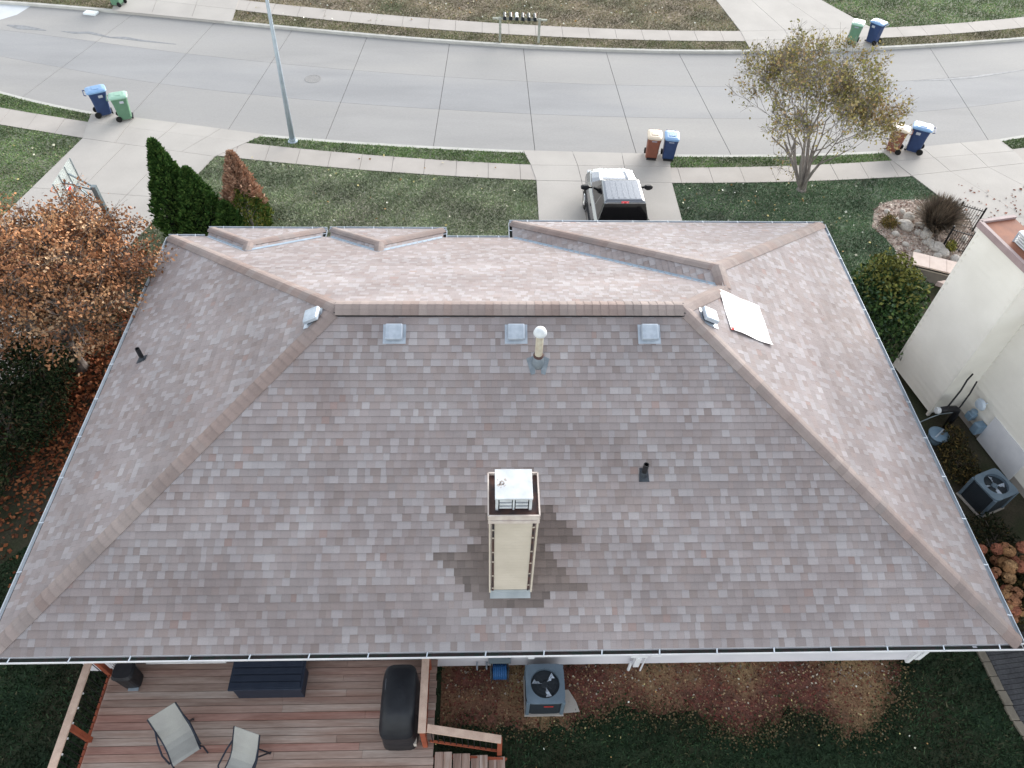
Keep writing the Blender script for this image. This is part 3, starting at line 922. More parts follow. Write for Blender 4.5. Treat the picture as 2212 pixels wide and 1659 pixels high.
# utility boxes on the rear wall
ub = MB()
ub.box((3.05, WY - .10, 1.25), (.34, .17, .62))
ub.box((3.05, WY - .14, .70), (.12, .12, .5)); ub.tube([(2.97, WY - .1, .02), (2.97, WY - .1, .5)], .035); ub.tube([(3.22, WY - .12, .02), (3.22, WY - .12, 1.0)], .02)
ub.box((3.42, WY - .07, 1.0), (.22, .12, .34))
ub.build('utility_meter_box', M_white, house, bevel=.01)
MB().box((.86, WY - .08, .95), (.13, .12, .2)).box((.95, WY - .06, .8), (.3, .03, .03)).build('outlet_cover', M_white, house)
MB().tube([(-.25, WY - .03, .4), (-.25, WY - .14, .38), (-.25, WY - .15, .3)], .018).tube([(-.05, WY - .03, .4), (-.05, WY - .13, .38), (-.05, WY - .14, .3)], .018).build('hose_tap', M_galv, house)
ds = MB()
ds.box((WX1 - .2, WY - .05, 1.3), (.08, .07, 2.3)); ds.beam((WX1 - .2, WY - .05, 2.4), (WX1 - .2, -D - .06, ZE - .13), .08, .07)
ds.build('downspout', M_white, house)

# ---- roof furniture
zr_rear = lambda y: ZE + (y + D) * .5
def box_vent(loc, rz):
    v = MB()
    # local: uphill +y; hood 0.36 wide, follows 6/12 slope
    s, c = .447, .894
    def T(x, y, h): return (x, y * c - h * s * 1.0, y * s + h * c)
    def slab(x0, x1, y0, y1, h0, h1, mb, inset=.0):
        vs = [T(x0, y0, h0), T(x1, y0, h0), T(x1, y1, h0), T(x0, y1, h0), T(x0 + inset, y0 + inset, h1), T(x1 - inset, y0 + inset, h1), T(x1 - inset, y1 - inset, h1), T(x0 + inset, y1 - inset, h1)]
        mb.add(vs, [(3, 2, 1, 0), (4, 5, 6, 7), (0, 1, 5, 4), (1, 2, 6, 5), (2, 3, 7, 6), (3, 0, 4, 7)])
    slab(-.175, .175, -.15, .19, .06, .155, v, .012)
    o = v.build('box_vent', M_vent, house, bevel=.02, loc=loc, rz=rz)
    f = MB(); slab(-.225, .225, -.20, .2, .014, .022, f); f.build('flange', M_vent, o)
    t = MB(); slab(-.13, .13, -.12, .15, .022, .06, t); t.build('throat', M_black, o)
for x in (-1.865, .551, 3.222): box_vent((x, -.52, zr_rear(-.52)), 0)
box_vent((-3.52, -.10, ZE + (A - 3.52) * .5), -PI / 2)
box_vent((4.52, -.04, ZE + (B - 4.52) * .5), PI / 2)

# flue with domed cap
fx, fy = .977, -1.06
fz = zr_rear(fy)
fl = MB()
fl.lathe([(.075, fz + .16), (.075, fz + .82)], (fx, fy, 0), 16)
flue = fl.build('flue_pipe', M_tanmetal, house, smooth=False)
MB().lathe([(.005, fz + .99), (.05, fz + .985), (.10, fz + .955), (.125, fz + .90), (.13, fz + .86), (.12, fz + .84), (.02, fz + .83)][::-1], (fx, fy, 0), 20).build('dome_cap', M_hood, flue, smooth=True)
MB().lathe([(.10, fz + .22), (.105, fz + .25), (.08, fz + .27), (.078, fz + .27)], (fx, fy, 0), 16).build('storm_collar', M_rust, flue)
MB().lathe([(.13, fz - .08), (.10, fz + .16), (.078, fz + .2)], (fx, fy, 0), 14).build('flashing_cone', M_flash, flue, smooth=True)
sk = MB()
for sx in (-1, 1):
    sk.add([(fx + sx * .06, fy + .14, zr_rear(fy + .14) + .022), (fx + sx * .23, fy + .08, zr_rear(fy + .08) + .022), (fx + sx * .14, fy - .22, zr_rear(fy - .22) + .022), (fx + sx * .06, fy - .2, zr_rear(fy - .2) + .022)], [(0, 1, 2, 3)])
sk.build('flashing_sealant', M_flash, flue)

def plumb(x, y, z, rz, h, lean=0):
    p = MB()
    p.lathe([(.052, -.03), (.052, h), (.043, h), (.043, h - .1)], (0, 0, 0), 14)
    o = p.build('plumbing_vent', M_black, house, loc=(x, y, z), rz=rz)
    b = MB()
    b.lathe([(.085, -.06), (.065, .05), (.048, .10)], (0, 0, 0), 14)
    vs = [(-.10, -.14, -.07 + .022), (.10, -.14, -.07 + .022), (.08, .1, .05 + .02), (-.08, .1, .05 + .02)]
    b.add(vs, [(0, 1, 2, 3)])
    b.build('boot', mat('rubber_boot', (.045, .055, .068), (.03, .035, .045), scale=8, rough=.6), o)
plumb(2.97, -3.03, zr_rear(-3.03), 0, .34)
plumb(-7.98, .82, ZE + (A - 7.98) * .5, -PI / 2, .36)

# ---- chimney
cx0, cx1, cy0, cy1 = .0, .78, -4.97, -4.20
zt = 5.90
ch = MB()
zb = zr_rear(cy0)
ch.add([(cx0 + .05, cy0 + .03, zb - .1), (cx1 - .05, cy0 + .03, zb - .1), (cx1 - .05, cy1 - .03, zb - .1), (cx0 + .05, cy1 - .03, zb - .1),
        (cx0 + .05, cy0 + .03, zt - .08), (cx1 - .05, cy0 + .03, zt - .08), (cx1 - .05, cy1 - .03, zt - .08), (cx0 + .05, cy1 - .03, zt - .08)],
       [(0, 1, 5, 4), (1, 2, 6, 5), (2, 3, 7, 6), (3, 0, 4, 7), (4, 5, 6, 7)])
chim = ch.build('chimney', M_chim, house)
pz0 = zb + .10
ribs = MB()
z = pz0 + .0
while z < zt - .12:
    ribs.box(((cx0 + cx1) / 2, cy0 + .024, z + .05), (cx1 - cx0 - .16, .006, .098), taper=1)
    z += .1
ribs.build('chimney_siding', M_chim, chim)
for sx, xx in ((-1, cx0), (1, cx1)):
    MB().box((xx - sx * .015, cy0 + .0, (pz0 + zt - .1) / 2), (.028, .055, zt - .1 - pz0)).build('corner_trim', M_chim, chim)
    MB().box((xx - sx * .07, cy0 + .012, (pz0 + zt - .1) / 2), (.035, .008, zt - .1 - pz0)).build('corner_gap', M_rust, chim)
    dots = MB()
    for k in range(6): dots.box((xx - sx * .068, cy0 + .003, pz0 + .2 + k * .42 + srnd.uniform(-.12, .12)), (.034, .014, .024))
    dots.build('siding_clip', M_chim, chim)
    for yy in (cy1,):
        MB().box((xx - sx * .015, yy, (zr_rear(yy) + zt - .1) / 2), (.028, .055, zt - .1 - zr_rear(yy))).build('corner_trim', M_chim, chim)
rim = MB()
for (a, b) in (((cx0 - .008, cy0 - .008), (cx1 + .008, cy0 - .008)), ((cx0 - .008, cy1 + .008), (cx1 + .008, cy1 + .008)), ((cx0 - .008, cy0 - .008), (cx0 - .008, cy1 + .008)), ((cx1 + .008, cy0 - .008), (cx1 + .008, cy1 + .008))):
    rim.beam((*a, zt - .045), (*b, zt - .045), .022, .12)
rim.box(((cx0 + cx1) / 2, cy0 - .012, zt - .15), (cx1 - cx0 + .02, .05, .07))
rim.build('chase_rim', mat('rim_paint', (.62, .55, .50), (.52, .44, .40), scale=8, rough=.5), chim)
MB().box(((cx0 + cx1) / 2, (cy0 + cy1) / 2, zt - .06), (cx1 - cx0 + .03, cy1 - cy0 + .03, .02)).build('chase_cover', M_rust, chim)
hx0, hx1, hy0, hy1, hz0, hz1 = .105, .665, -4.85, -4.33, zt - .05, zt + .28
hd = MB()
hd.box(((hx0 + hx1) / 2, (hy0 + hy1) / 2, hz1 + .01), (hx1 - hx0 + .02, hy1 - hy0 + .02, .035))
for xx in (hx0 + .02, hx1 - .02):
    for yy in (hy0 + .02, hy1 - .02): hd.box((xx, yy, (hz0 + hz1) / 2), (.045, .045, hz1 - hz0))
hd.box(((hx0 + hx1) / 2, hy0 + .02, (hz0 + hz1) / 2), (.03, .03, hz1 - hz0))
hd.box((hx0 + .012, (hy0 + hy1) / 2, (hz0 + hz1) / 2), (.012, hy1 - hy0 - .02, hz1 - hz0)); hd.box((hx1 - .012, (hy0 + hy1) / 2, (hz0 + hz1) / 2), (.012, hy1 - hy0 - .02, hz1 - hz0))
hood = hd.build('hood', M_hood, chim, bevel=.006)
smu = MB()
for k in range(14):
    smu.box((hx0 + .09 + srnd.gauss(0, .04), hy0 + .26 + srnd.gauss(0, .035), hz1 + .0285), (srnd.uniform(.02, .05), srnd.uniform(.015, .04), .001), rz=srnd.uniform(0, 3))
tag(smu.build('rust_smudge', mat('rust_smudge', (.44, .40, .38), (.38, .32, .29), scale=20, rough=.6), chim), kind='stuff')
for k in range(3):
    for sx in (-1, 1):
        MB().box(((hx0 + hx1) / 2 + sx * .125, hy0 + .03, hz0 + .07 + k * .1), (.19, .05, .05)).build('louver', M_hood, chim)
MB().box(((hx0 + hx1) / 2, (hy0 + hy1) / 2, (hz0 + hz1) / 2), (hx1 - hx0 - .08, hy1 - hy0 - .1, hz1 - hz0 - .02)).build('inner_flue', M_black, chim)
bf = MB()
bf.add([(cx0 + .02, cy0 - .09, zr_rear(cy0 - .09) + .03), (cx1 - .02, cy0 - .09, zr_rear(cy0 - .09) + .03), (cx1 - .02, cy0 + .012, zr_rear(cy0) + .03), (cx0 + .02, cy0 + .012, zr_rear(cy0) + .03),
        (cx1 - .02, cy0 + .01, pz0 + .02), (cx0 + .02, cy0 + .01, pz0 + .02)], [(0, 1, 2, 3), (3, 2, 4, 5)])
o = bf.build('base_flashing', mat('base_flash', (.36, .39, .41), (.30, .33, .35), scale=5, rough=.5), chim)
md = o.modifiers.new('t', 'SOLIDIFY'); md.thickness = .006

# ---- white tarp on the right slope
tm = MB()
NX, NY = 12, 12
zt_right = lambda x: ZE + (B - x) * .5
def tarp_pt(i, j):
    u, v = i / NX, j / NY
    x = 5.04 + 1.03 * u
    y = 1.11 - 1.23 * v
    lift = .024 + .012 * (math.sin(u * 9 + v * 4) * math.sin(v * 7 + 1) + 1)
    if v > .93: lift += .03 * (.5 + .5 * math.sin(u * 8))
    return (x, y, zt_right(x) + lift)
for i in range(NX):
    for j in range(NY):
        tm.add([tarp_pt(i, j), tarp_pt(i + 1, j), tarp_pt(i + 1, j + 1), tarp_pt(i, j + 1)], [(0, 1, 2, 3)])
tarp = tm.build('tarp', M_tarp, smooth=False)
md = tarp.modifiers.new('w', 'WELD')
md = tarp.modifiers.new('t', 'SOLIDIFY'); md.thickness = .004; md.offset = 1
tag(tarp, 'white rectangular sheet lying on the right roof slope near the hip', 'tarp')
MB().box((5.075, -.10, zt_right(5.075) + .05), (.07, .07, .012)).build('corner_patch', M_red, tarp)
pr = MB()
for k in range(26):
    u, v = srnd.uniform(.12, .5), srnd.uniform(.1, .75)
    x, y = 5.04 + 1.03 * u, 1.11 - 1.23 * v
    pr.box((x, y, zt_right(x) + .058), (srnd.uniform(.02, .07), srnd.uniform(.01, .03), .002), rz=srnd.uniform(0, 3))
tag(pr.build('faint_print', mat('faint_print', (.66, .66, .66), rough=.7), tarp), kind='stuff')

# ================================================================== DECK AND WHAT STANDS ON IT
DZ = .60
deck = empty('deck', (-4.35, -5.3, 0), label='weathered wooden deck with plank floor behind the house', cat='deck')
dp = lambda x, y, z: (x + 4.35, y + 5.3, z)
DX0, DX1, DY0, DY1 = -7.64, -1.06, -5.27, -9.6
PAL_W = [(.40, .30, .255), (.425, .335, .29), (.375, .28, .24), (.45, .365, .32), (.345, .255, .215), (.41, .29, .245)]
PAL_RED = [(.43, .235, .185), (.41, .25, .21)]
drnd = random.Random(21)
y = DY0
row = 0
while y > DY1:
    pw = .142
    cuts = [DX0 + drnd.uniform(-.01, .02)]
    if drnd.random() < .7: cuts.append(drnd.choice((-6.0, -4.1, -2.9, -2.45)) + drnd.uniform(-.05, .05))
    if drnd.random() < .3 and cuts[-1] < -4: cuts.append(-2.45 + drnd.uniform(-.05, .05))
    cuts.append(DX1 + drnd.uniform(-.015, .01))
    for a, b in zip(cuts[:-1], cuts[1:]):
        pl = MB()
        c = drnd.choice(PAL_W)
        if row in (7, 8) and drnd.random() < .8: c = drnd.choice(PAL_RED)
        elif drnd.random() < .05: c = drnd.choice(PAL_RED)
        j = 1 + drnd.gauss(0, .04)
        pl.cur = tuple(k * j for k in c)
        pl.box(dp((a + b) / 2, y - pw / 2, DZ - .02 + drnd.uniform(-.002, .002)), (b - a - .005, pw - .009, .038))
        pl.build('plank', M_wood, deck)
    y -= pw
    row += 1
jm = MB()
for x in np.arange(DX0 + .15, DX1, .45): jm.box(dp(x, (DY0 + DY1) / 2, DZ - .14), (.05, DY0 - DY1 - .1, .19))
tag(jm.build('joists', M_darkboard, deck), kind='stuff')
for x in (DX0 + .02, DX1 - .05):
    MB().box(dp(x, (DY0 + DY1) / 2, DZ - .14), (.04, DY0 - DY1, .2)).build('rim_joist', M_redwood, deck)
for x in (DX0 + .2, -4.3, DX1 - .2):
    for yy in (-6.2, -7.6, -9.3): MB().box(dp(x, yy, .18), (.1, .1, .38)).build('footing_post', M_redwood, deck)
# left railing
def rail_run(p, q, z, posts, nbal, wd=.14, m=M_rail):
    p, q = Vector(p), Vector(q)
    MB().beam(dp(p.x, p.y, p.z), dp(q.x, q.y, q.z), wd, .038).build('top_rail', m, deck)
    dz = Vector((0, 0, z))
    MB().beam(dp(*(p - dz + Vector((0, 0, .09)))), dp(*(q - dz + Vector((0, 0, .09)))), .04, .035).build('bottom_rail', M_redwood, deck)
    for t in posts:
        c = p.lerp(q, t)
        MB().box(dp(c.x, c.y, c.z - z / 2 - .06), (.09, .09, z + .1)).build('post', M_redwood, deck)
    for k in range(nbal):
        c = p.lerp(q, (k + .5) / nbal)
        b = MB().tube([dp(c.x, c.y, c.z - z + .08), dp(c.x, c.y, c.z - .02)], .009, 6).build('baluster', M_iron, deck)
rail_run((DX0 + .03, -5.40, DZ + 1.0), (DX0 + .03, -9.5, DZ + 1.0), 1.0, (.02, .32, .65, .98), 34)
cl = MB()
for k in range(9): cl.box(dp(DX0 + .095, -6.15 - k * .26, DZ + .955), (.03, .03, .03))
for k, o_ in enumerate(range(9)): pass
tag(cl.build('rail_clips', M_white, deck), kind='stuff')
rail_run((DX1 - .16, -5.40, DZ + 1.0), (DX1 - .16, -6.95, DZ + 1.0), 1.0, (.03, .97), 11)
# stair rail going down to the right and the treads
rail_run((DX1 - .07, -6.87, DZ + .99), (.22, -6.96, DZ + .52), .93, (.985,), 12)
for k in range(4):
    zz = DZ - .145 * (k + 1) + .13
    x0 = DX1 + .02 + k * .34
    for h in range(2):
        t = MB()
        c = drnd.choice(PAL_W[:4]); t.cur = tuple(v * 1.15 for v in c)
        t.box(dp(x0 + .085 + h * .165, -8.2, zz - .02), (.155, 2.35, .036))
        t.build('tread', mat('tread_wood', attr='Col', rough=.85, stretch=(14, 1.2, 14), col2=(.6, .5, .45), scale=1.0, fine=.12, fscale=5), deck)
for yy in (-7.06, -9.3): MB().beam(dp(DX1, yy, DZ - .18), dp(.32, yy, .02), .04, .22).build('stringer', M_redwood, deck)

# storage box
bx = empty('deck_box', (-4.31, -5.74, DZ), label='dark navy resin storage box on the deck by the house wall', cat='storage box')
MB().box((0, 0, .27), (1.30, .50, .54)).build('body', M_navy, bx, bevel=.015)
lid = MB()
lid.box((0, 0, .575), (1.42, .58, .06)).build('lid', M_navy, bx, bevel=.02)
for k in range(4): MB().box((0, -.20 + k * .135, .614), (1.34, .11, .016)).build('lid_slat', M_navy, bx, bevel=.005)

# grill under its cover
gr = empty('covered_grill', (-1.70, -6.34, DZ), label='barbecue grill under black vinyl cover beside the deck rail', cat='grill')
def sup(cx, cy, hx, hy, z, n=28, e=.35):
    out = []
    for k in range(n):
        a = 2 * PI * k / n
        c, s = math.cos(a), math.sin(a)
        out.append((cx + hx * math.copysign(abs(c) ** e, c), cy + hy * math.copysign(abs(s) ** e, s), z))
    return out
gc = MB()
gc.loft([sup(0, 0, .35, .66, .02), sup(0, 0, .34, .65, .3), sup(0, 0, .335, .65, .72), sup(.0, -.02, .335, .64, .80), sup(.02, .12, .31, .50, .98), sup(.04, .14, .26, .46, 1.07), sup(.05, .14, .14, .36, 1.10)])
cov = gc.build('cover', M_cover, gr, smooth=True)
MB().tube([(-.345, -.22, .05), (-.34, -.22, .7), (-.3, -.20, .84), (0, -.2, .86), (.3, -.20, .84), (.34, -.22, .7), (.345, -.22, .05)], .012, 6).build('seam', M_cover, gr)
MB().box((-.24, .25, 1.02), (.012, .20, .05)).build('brand_patch', mat('patch_grey', (.16, .17, .19), rough=.6), gr)
MB().box((.30, -.56, .22), (.05, .12, .16)).build('drip_tag', mat('tag_pale', (.5, .45, .4), rough=.6), gr)

# lounge chairs
def lounge(name, loc, rz, label):
    e = empty(name, loc, rz, label=label, cat='lounge chair', group='sling chairs on the deck')
    prof = [(.40, .92), (.30, .78), (.19, .62), (.10, .48), (.0, .40), (-.12, .37), (-.25, .38), (-.36, .40), (-.42, .38)]
    s = MB()
    for i in range(len(prof) - 1):
        (y0, z0), (y1, z1) = prof[i], prof[i + 1]
        s.add([(-.245, y0, z0), (.245, y0, z0), (.245, y1, z1), (-.245, y1, z1)], [(0, 1, 2, 3)])
    o = s.build('sling', M_sling, e)
    o.modifiers.new('w', 'WELD'); md = o.modifiers.new('t', 'SOLIDIFY'); md.thickness = .012
    for sx in (-1, 1):
        x = sx * .258
        MB().tube([(x, y_, z_ - .012) for y_, z_ in prof], .016, 8).build('side_rail', M_frame, e)
        MB().tube([(x, .12, .50), (sx * .29, .34, .02), (sx * .29, .30, .015)], .016, 8).build('leg', M_frame, e)
        MB().tube([(x, -.36, .385), (sx * .29, -.34, .2), (sx * .29, -.42, .015)], .016, 8).build('leg', M_frame, e)
        MB().tube([(sx * .26, .22, .66), (sx * .30, .05, .62), (sx * .31, -.22, .60), (sx * .29, -.34, .38)], .017, 8).build('armrest', M_frame, e)
    MB().tube([(-.29, .32, .03), (.29, .32, .03)], .013).build('crossbar', M_frame, e)
lounge('lounge_chair', (-5.80, -6.80, DZ), math.radians(35), 'pale sling lounge chair nearer the deck rail, tilted to the left')
lounge('lounge_chair', (-4.52, -7.22, DZ), math.radians(-18), 'pale sling lounge chair cut by the lower frame edge, right of the other chair')

pb = empty('deck_bin', (-7.12, -5.62, DZ), label='black plastic bin in the deck corner under the gutter', cat='bin')
MB().loft([sup(0, 0, .17, .15, 0, 16, .5), sup(0, 0, .20, .18, .55, 16, .5), sup(0, 0, .21, .19, .56, 16, .5), sup(0, 0, .17, .15, .62, 16, .5)]).build('body', M_black, pb)
MB().box((.05, -.17, .02), (.2, .06, .03)).build('foot', M_galv, pb)
wr = empty('white_rods', (-7.42, -5.42, DZ), label='white rods leaning in the deck corner beside the black bin', cat='rods')
for k in range(3): MB().tube([(k * .055, -.12 - k * .01, 0), (-.10 + k * .05, .06, .9)], .011, 6).build('rod', M_white, wr)

# hose reel by the wall
hr = empty('hose_reel', (.22, -5.42, 0), label='blue hose reel hung low on the rear wall, left of the air conditioner', cat='hose reel')
MB().lathe([(.06, -.16), (.06, .16)], (0, -.05, .42), 16, 'x').build('hub', M_black, hr)
for k in range(7): MB().lathe([(.10, -.014), (.16, -.02), (.17, 0), (.16, .02), (.10, .014)], (-.125 + k * .042, -.05, .42), 18, 'x').build('hose_coil', M_blueplastic, hr, smooth=True)
for sx in (-1, 1): MB().lathe([(.21, -.012), (.21, .012)], (sx * .17, -.05, .42), 20, 'x').build('side_disc', M_black, hr)
MB().box((0, .10, .62), (.46, .12, .03)).box((-.18, -.02, .22), (.03, .1, .44)).box((.18, -.02, .22), (.03, .1, .44)).build('bracket', M_greymetal, hr)

# ================================================================== AIR CONDITIONERS
def aircon(loc, rz, label, badge=True, blade0=.4, n=3):
    e = empty('air_conditioner', loc, rz, label=label, cat='air conditioner', group='outdoor air conditioners')
    W = .38
    MB().box((0, 0, .025), (.80, .80, .05)).build('base_pad', M_walk, e)
    MB().loft([sup(0, 0, W - .015, W - .015, .055, 24, .28), sup(0, 0, W - .015, W - .015, .76, 24, .28)], cap=False).build('coil_wall', M_acdark, e)
    for k in range(13):
        z = .10 + k * .05
        MB().loft([sup(0, 0, W - .004, W - .004, z, 24, .28), sup(0, 0, W - .010, W - .010, z + .02, 24, .28)]).build('louver', M_acdark, e)
    for sx in (-1, 1):
        for sy in (-1, 1): MB().box((sx * (W - .03), sy * (W - .03), .41), (.075, .075, .72)).build('corner_post', M_ac, e, bevel=.015)
    # top panel with round opening
    outer = sup(0, 0, W + .008, W + .008, .80, 32, .3)
    outlow = sup(0, 0, W + .008, W + .008, .755, 32, .3)
    inner = [(.29 * math.cos(2 * PI * k / 32), .29 * math.sin(2 * PI * k / 32), .815) for k in range(32)]
    inlow = [(.285 * math.cos(2 * PI * k / 32), .285 * math.sin(2 * PI * k / 32), .62) for k in range(32)]
    MB().loft([outlow, outer, inner, inlow], cap=False).build('top_panel', M_ac, e)
    MB().lathe([(.28, .60), (.28, .605)], n=24).build('fan_shroud', M_black, e)
    MB().lathe([(.075, .66), (.075, .74), (.05, .75), (.004, .752)], n=18).build('motor_hub', M_acdark if n == 3 else M_ac, e)
    for k in range(n):
        a = blade0 + k * 2 * PI / n
        bl = MB()
        vs = []
        for r_, wd, tw in ((.06, .25, .03), (.16, .42, .035), (.265, .46, .035)):
            for s_ in (-1, 1):
                aa = a + s_ * wd
                vs.append((r_ * math.cos(aa), r_ * math.sin(aa), .72 + s_ * tw))
        bl.add(vs, [(0, 1, 3, 2), (2, 3, 5, 4)])
        o = bl.build('fan_blade', M_acfan, e)
        md = o.modifiers.new('t', 'SOLIDIFY'); md.thickness = .004
    gw = MB()
    for r_ in (.10, .16, .22, .275):
        gw.tube([(r_ * math.cos(2 * PI * k / 24), r_ * math.sin(2 * PI * k / 24), .812) for k in range(25)], .0016, 4)
    for k in range(8):
        a = 2 * PI * k / 8
        gw.tube([(.06 * math.cos(a), .06 * math.sin(a), .812), (.29 * math.cos(a), .29 * math.sin(a), .812)], .002, 4)
    gw.build('fan_guard', M_acdark, e)
    if badge: MB().box((.06, -W - .003, .58), (.19, .008, .028)).build('badge', M_red, e)
    return e
aircon((1.12, -5.86, .03), 0, 'slate blue air conditioner with red badge behind the house, beside mulch', True, .55)
aircon((12.43, -1.27, .03), math.radians(21), 'blue-grey air conditioner beside the cream neighbouring wall on the right', False, 1.0, 4)
pad = MB()
pad.prism([(1.5, -5.75), (1.66, -5.74), (1.80, -5.98), (1.86, -6.18), (1.52, -6.2)], .013, .045)
tag(pad.build('concrete_pad', M_walk), 'broken concrete pad showing beside the rear air conditioner', 'pad')

# ================================================================== STREET THINGS
def cart(loc, rz, mb_, ml, label, sc=1.0):
    e = empty('wheeled_bin', loc, rz, label=label, cat='trash cart', group='wheeled bins put out along the street')
    sc *= .93
    e.scale = (sc, sc, sc)
    # local: front +y, wheels and handle at -y
    prof = [(.235, .25, .06), (.245, .26, .30), (.26, .29, .70), (.275, .325, .93), (.285, .335, .99)]
    MB().loft([sup(0, .03 * (z / 1), hx, hy, z, 28, .32) for hx, hy, z in prof]).build('body', mb_, e, smooth=False)
    MB().loft([sup(0, .02, .30, .375, .985, 28, .35), sup(0, .02, .305, .38, 1.01, 28, .35), sup(0, .02, .29, .35, 1.045, 28, .35), sup(0, .03, .20, .24, 1.075, 28, .4), sup(0, .03, .18, .21, 1.075, 28, .4)]).build('lid', ml, e, bevel=.004)
    MB().box((0, .03, 1.082), (.26, .24, .02)).build('lid_panel', ml, e, bevel=.006)
    MB().tube([(-.22, -.36, .95), (-.22, -.43, .985), (.22, -.43, .985), (.22, -.36, .95)], .018, 8).build('handle', mb_, e)
    MB().tube([(-.27, -.25, .10), (.27, -.25, .10)], .012, 6).build('axle', M_black, e)
    for sx in (-1, 1):
        MB().lathe([(.05, -.025), (.105, -.03), (.12, -.02), (.12, .02), (.105, .03), (.05, .025)], (sx * .262, -.25, .12), 18, 'x').build('wheel', M_rubber, e)
    MB().box((0, .345, .90), (.20, .012, .05)).build('front_plate', mat('cart_decal', (.30, .32, .40), rough=.5), e)
    MB().box((0, .28, .07), (.40, .06, .07)).build('foot_lip', M_black, e)
    for sx in (-1, 1): MB().box((sx * .283, .1, .84), (.010, .16, .10)).build('side_emblem', mat('cart_emblem', (.45, .47, .52), rough=.5), e)
    return e
GZ = .034
cart((-15.35, 16.85, GZ), math.radians(-62), M_blue, M_bluelid, 'blue wheeled bin beside the green one at the left driveway', 1.08)
cart((-14.42, 16.55, GZ), math.radians(-70), M_green, M_greenlid, 'green wheeled bin right of the blue one at the left driveway')
cart((6.28, 14.12, GZ), math.radians(172), M_brown, M_brownlid, 'brown wheeled bin with tan lid in front of the parked pickup')
cart((6.92, 14.06, GZ), math.radians(172), M_blue, M_bluelid, 'blue wheeled bin beside the brown one near the parked pickup')
cart((15.98, 14.72, GZ), math.radians(58), M_brown, M_brownlid, 'brown wheeled bin with tan lid half behind the yellowing tree')
cart((16.80, 14.72, GZ), math.radians(62), M_blue, M_bluelid, 'blue wheeled bin at the right driveway, right of the tree', 1.08)
cart((-18.05, 26.95, GZ), math.radians(75), M_green, M_greenlid, 'green wheeled bin across the street at the top left edge')
cart((18.35, 24.0, GZ), math.radians(40), M_blue, M_bluelid, 'blue wheeled bin across the street behind the yellowing tree')
cart((17.35, 23.95, GZ), math.radians(150), M_green, M_greenlid, 'green wheeled bin across the street, left of the blue one behind the tree')
wb = MB().box((0, 0, .05), (.62, .36, .10))
tag(wb.build('white_box', M_mailwhite, loc=(-19.15, 26.2, ROADZ), rz=-.2, bevel=.02), 'flat white box lying in the far gutter at upper left', 'box')

# street lamp
lp = empty('street_lamp', (-7.58, 15.01, 0), label='tall galvanised street lamp pole rising from the grass verge', cat='street lamp')
top = Vector((.05, 1.1, 8.6))
MB().tube([(0, 0, 0), top * .35, top * .7, top], [.11, .075, .055, .045], 14).build('pole', M_galv, lp, smooth=True)
MB().lathe([(.19, 0), (.19, .03), (.13, .05), (.13, .14)], n=16).build('base_plate', M_galv, lp)
MB().tube([top, top + Vector((.1, .8, .35)), top + Vector((.2, 1.9, .45))], [.05, .045, .04], 10).build('arm', M_galv, lp)
MB().loft([sup(.2, 2.8, .05, .1, 8.98, 16, .6), sup(.2, 2.8, .17, .42, 9.04, 16, .6), sup(.2, 2.8, .15, .36, 9.16, 16, .6), sup(.2, 2.8, .06, .14, 9.2, 16, .6)]).build('lamp_head', M_galv, lp)

# cluster of mailboxes
mbx = empty('mailbox_stand', (1.46, 23.6, 0), label='row of six mailboxes on a grey wooden rail across the street', cat='mailboxes')
ang = math.atan2(-.09, 1.8)
for sx in (-1, 1):
    MB().box((sx * .90, -sx * .045, .55), (.11, .11, 1.12)).build('post', M_post, mbx)
MB().beam((-1.25, .06, 1.06), (1.25, -.065, 1.06), .13, .05).build('rail', M_post, mbx)
for k in range(6):
    x = -.70 + k * .275
    yb = -.05 * x
    ring = lambda y: [(x - .075, y, 1.087), (x + .075, y, 1.087), (x + .075, y, 1.19)] + [(x + .075 * math.cos(t), y, 1.19 + .075 * math.sin(t)) for t in np.linspace(.3, PI - .3, 7)] + [(x - .075, y, 1.19)]
    o = MB().loft([ring(yb - .24), ring(yb + .24)]).build('mailbox', M_mailwhite if k == 2 else M_mailbox, mbx)
    d_ = MB().loft([[(a, b - .004, c) for a, b, c in ring(yb - .24)], [(a, b - .012, c) for a, b, c in ring(yb - .24)]]).build('door', M_mailbox, o)
    MB().box((x + .083, yb + .05, 1.26), (.008, .04, .14)).build('flag', M_red if k % 2 else M_mailbox, o)

# manhole cover
mh = MB().lathe([(.36, -.03), (.36, .008), (.31, .010), (.30, .004), (.004, .006)], n=32)
tag(mh.build('manhole_cover', M_iron2, loc=(-7.61, 20.15, ROADZ)), 'round manhole cover set in the street behind the lamp pole', 'manhole cover')

# tar and oil marks on the street (thin stains with their own outlines)
tarm = mat('tar_stain', (.20, .205, .215), (.27, .275, .285), scale=6, rough=.7, fine=.1)
def stain(pts, wd, label):
    s = MB()
    L_, R_ = [], []
    for i, (x, y) in enumerate(pts):
        p0, p1 = pts[max(0, i - 1)], pts[min(len(pts) - 1, i + 1)]
        d = Vector((p1[0] - p0[0], p1[1] - p0[1])).normalized()
        w_ = wd * (.4 + drnd.random()) * (1 if 0 < i < len(pts) - 1 else .25)
        L_.append((x - d.y * w_, y + d.x * w_)); R_.append((x + d.y * w_, y - d.x * w_))
    s.prism(L_ + R_[::-1], ROADZ + .002, ROADZ + .0045)
    return tag(s.build('tar_stain', tarm), label, 'stain', 'tar stains on the street')
stain([(-22.6, 24.9), (-21.9, 24.7), (-21.2, 24.55), (-20.6, 24.4)], .16, 'dark tar smear on the street at the far upper left')
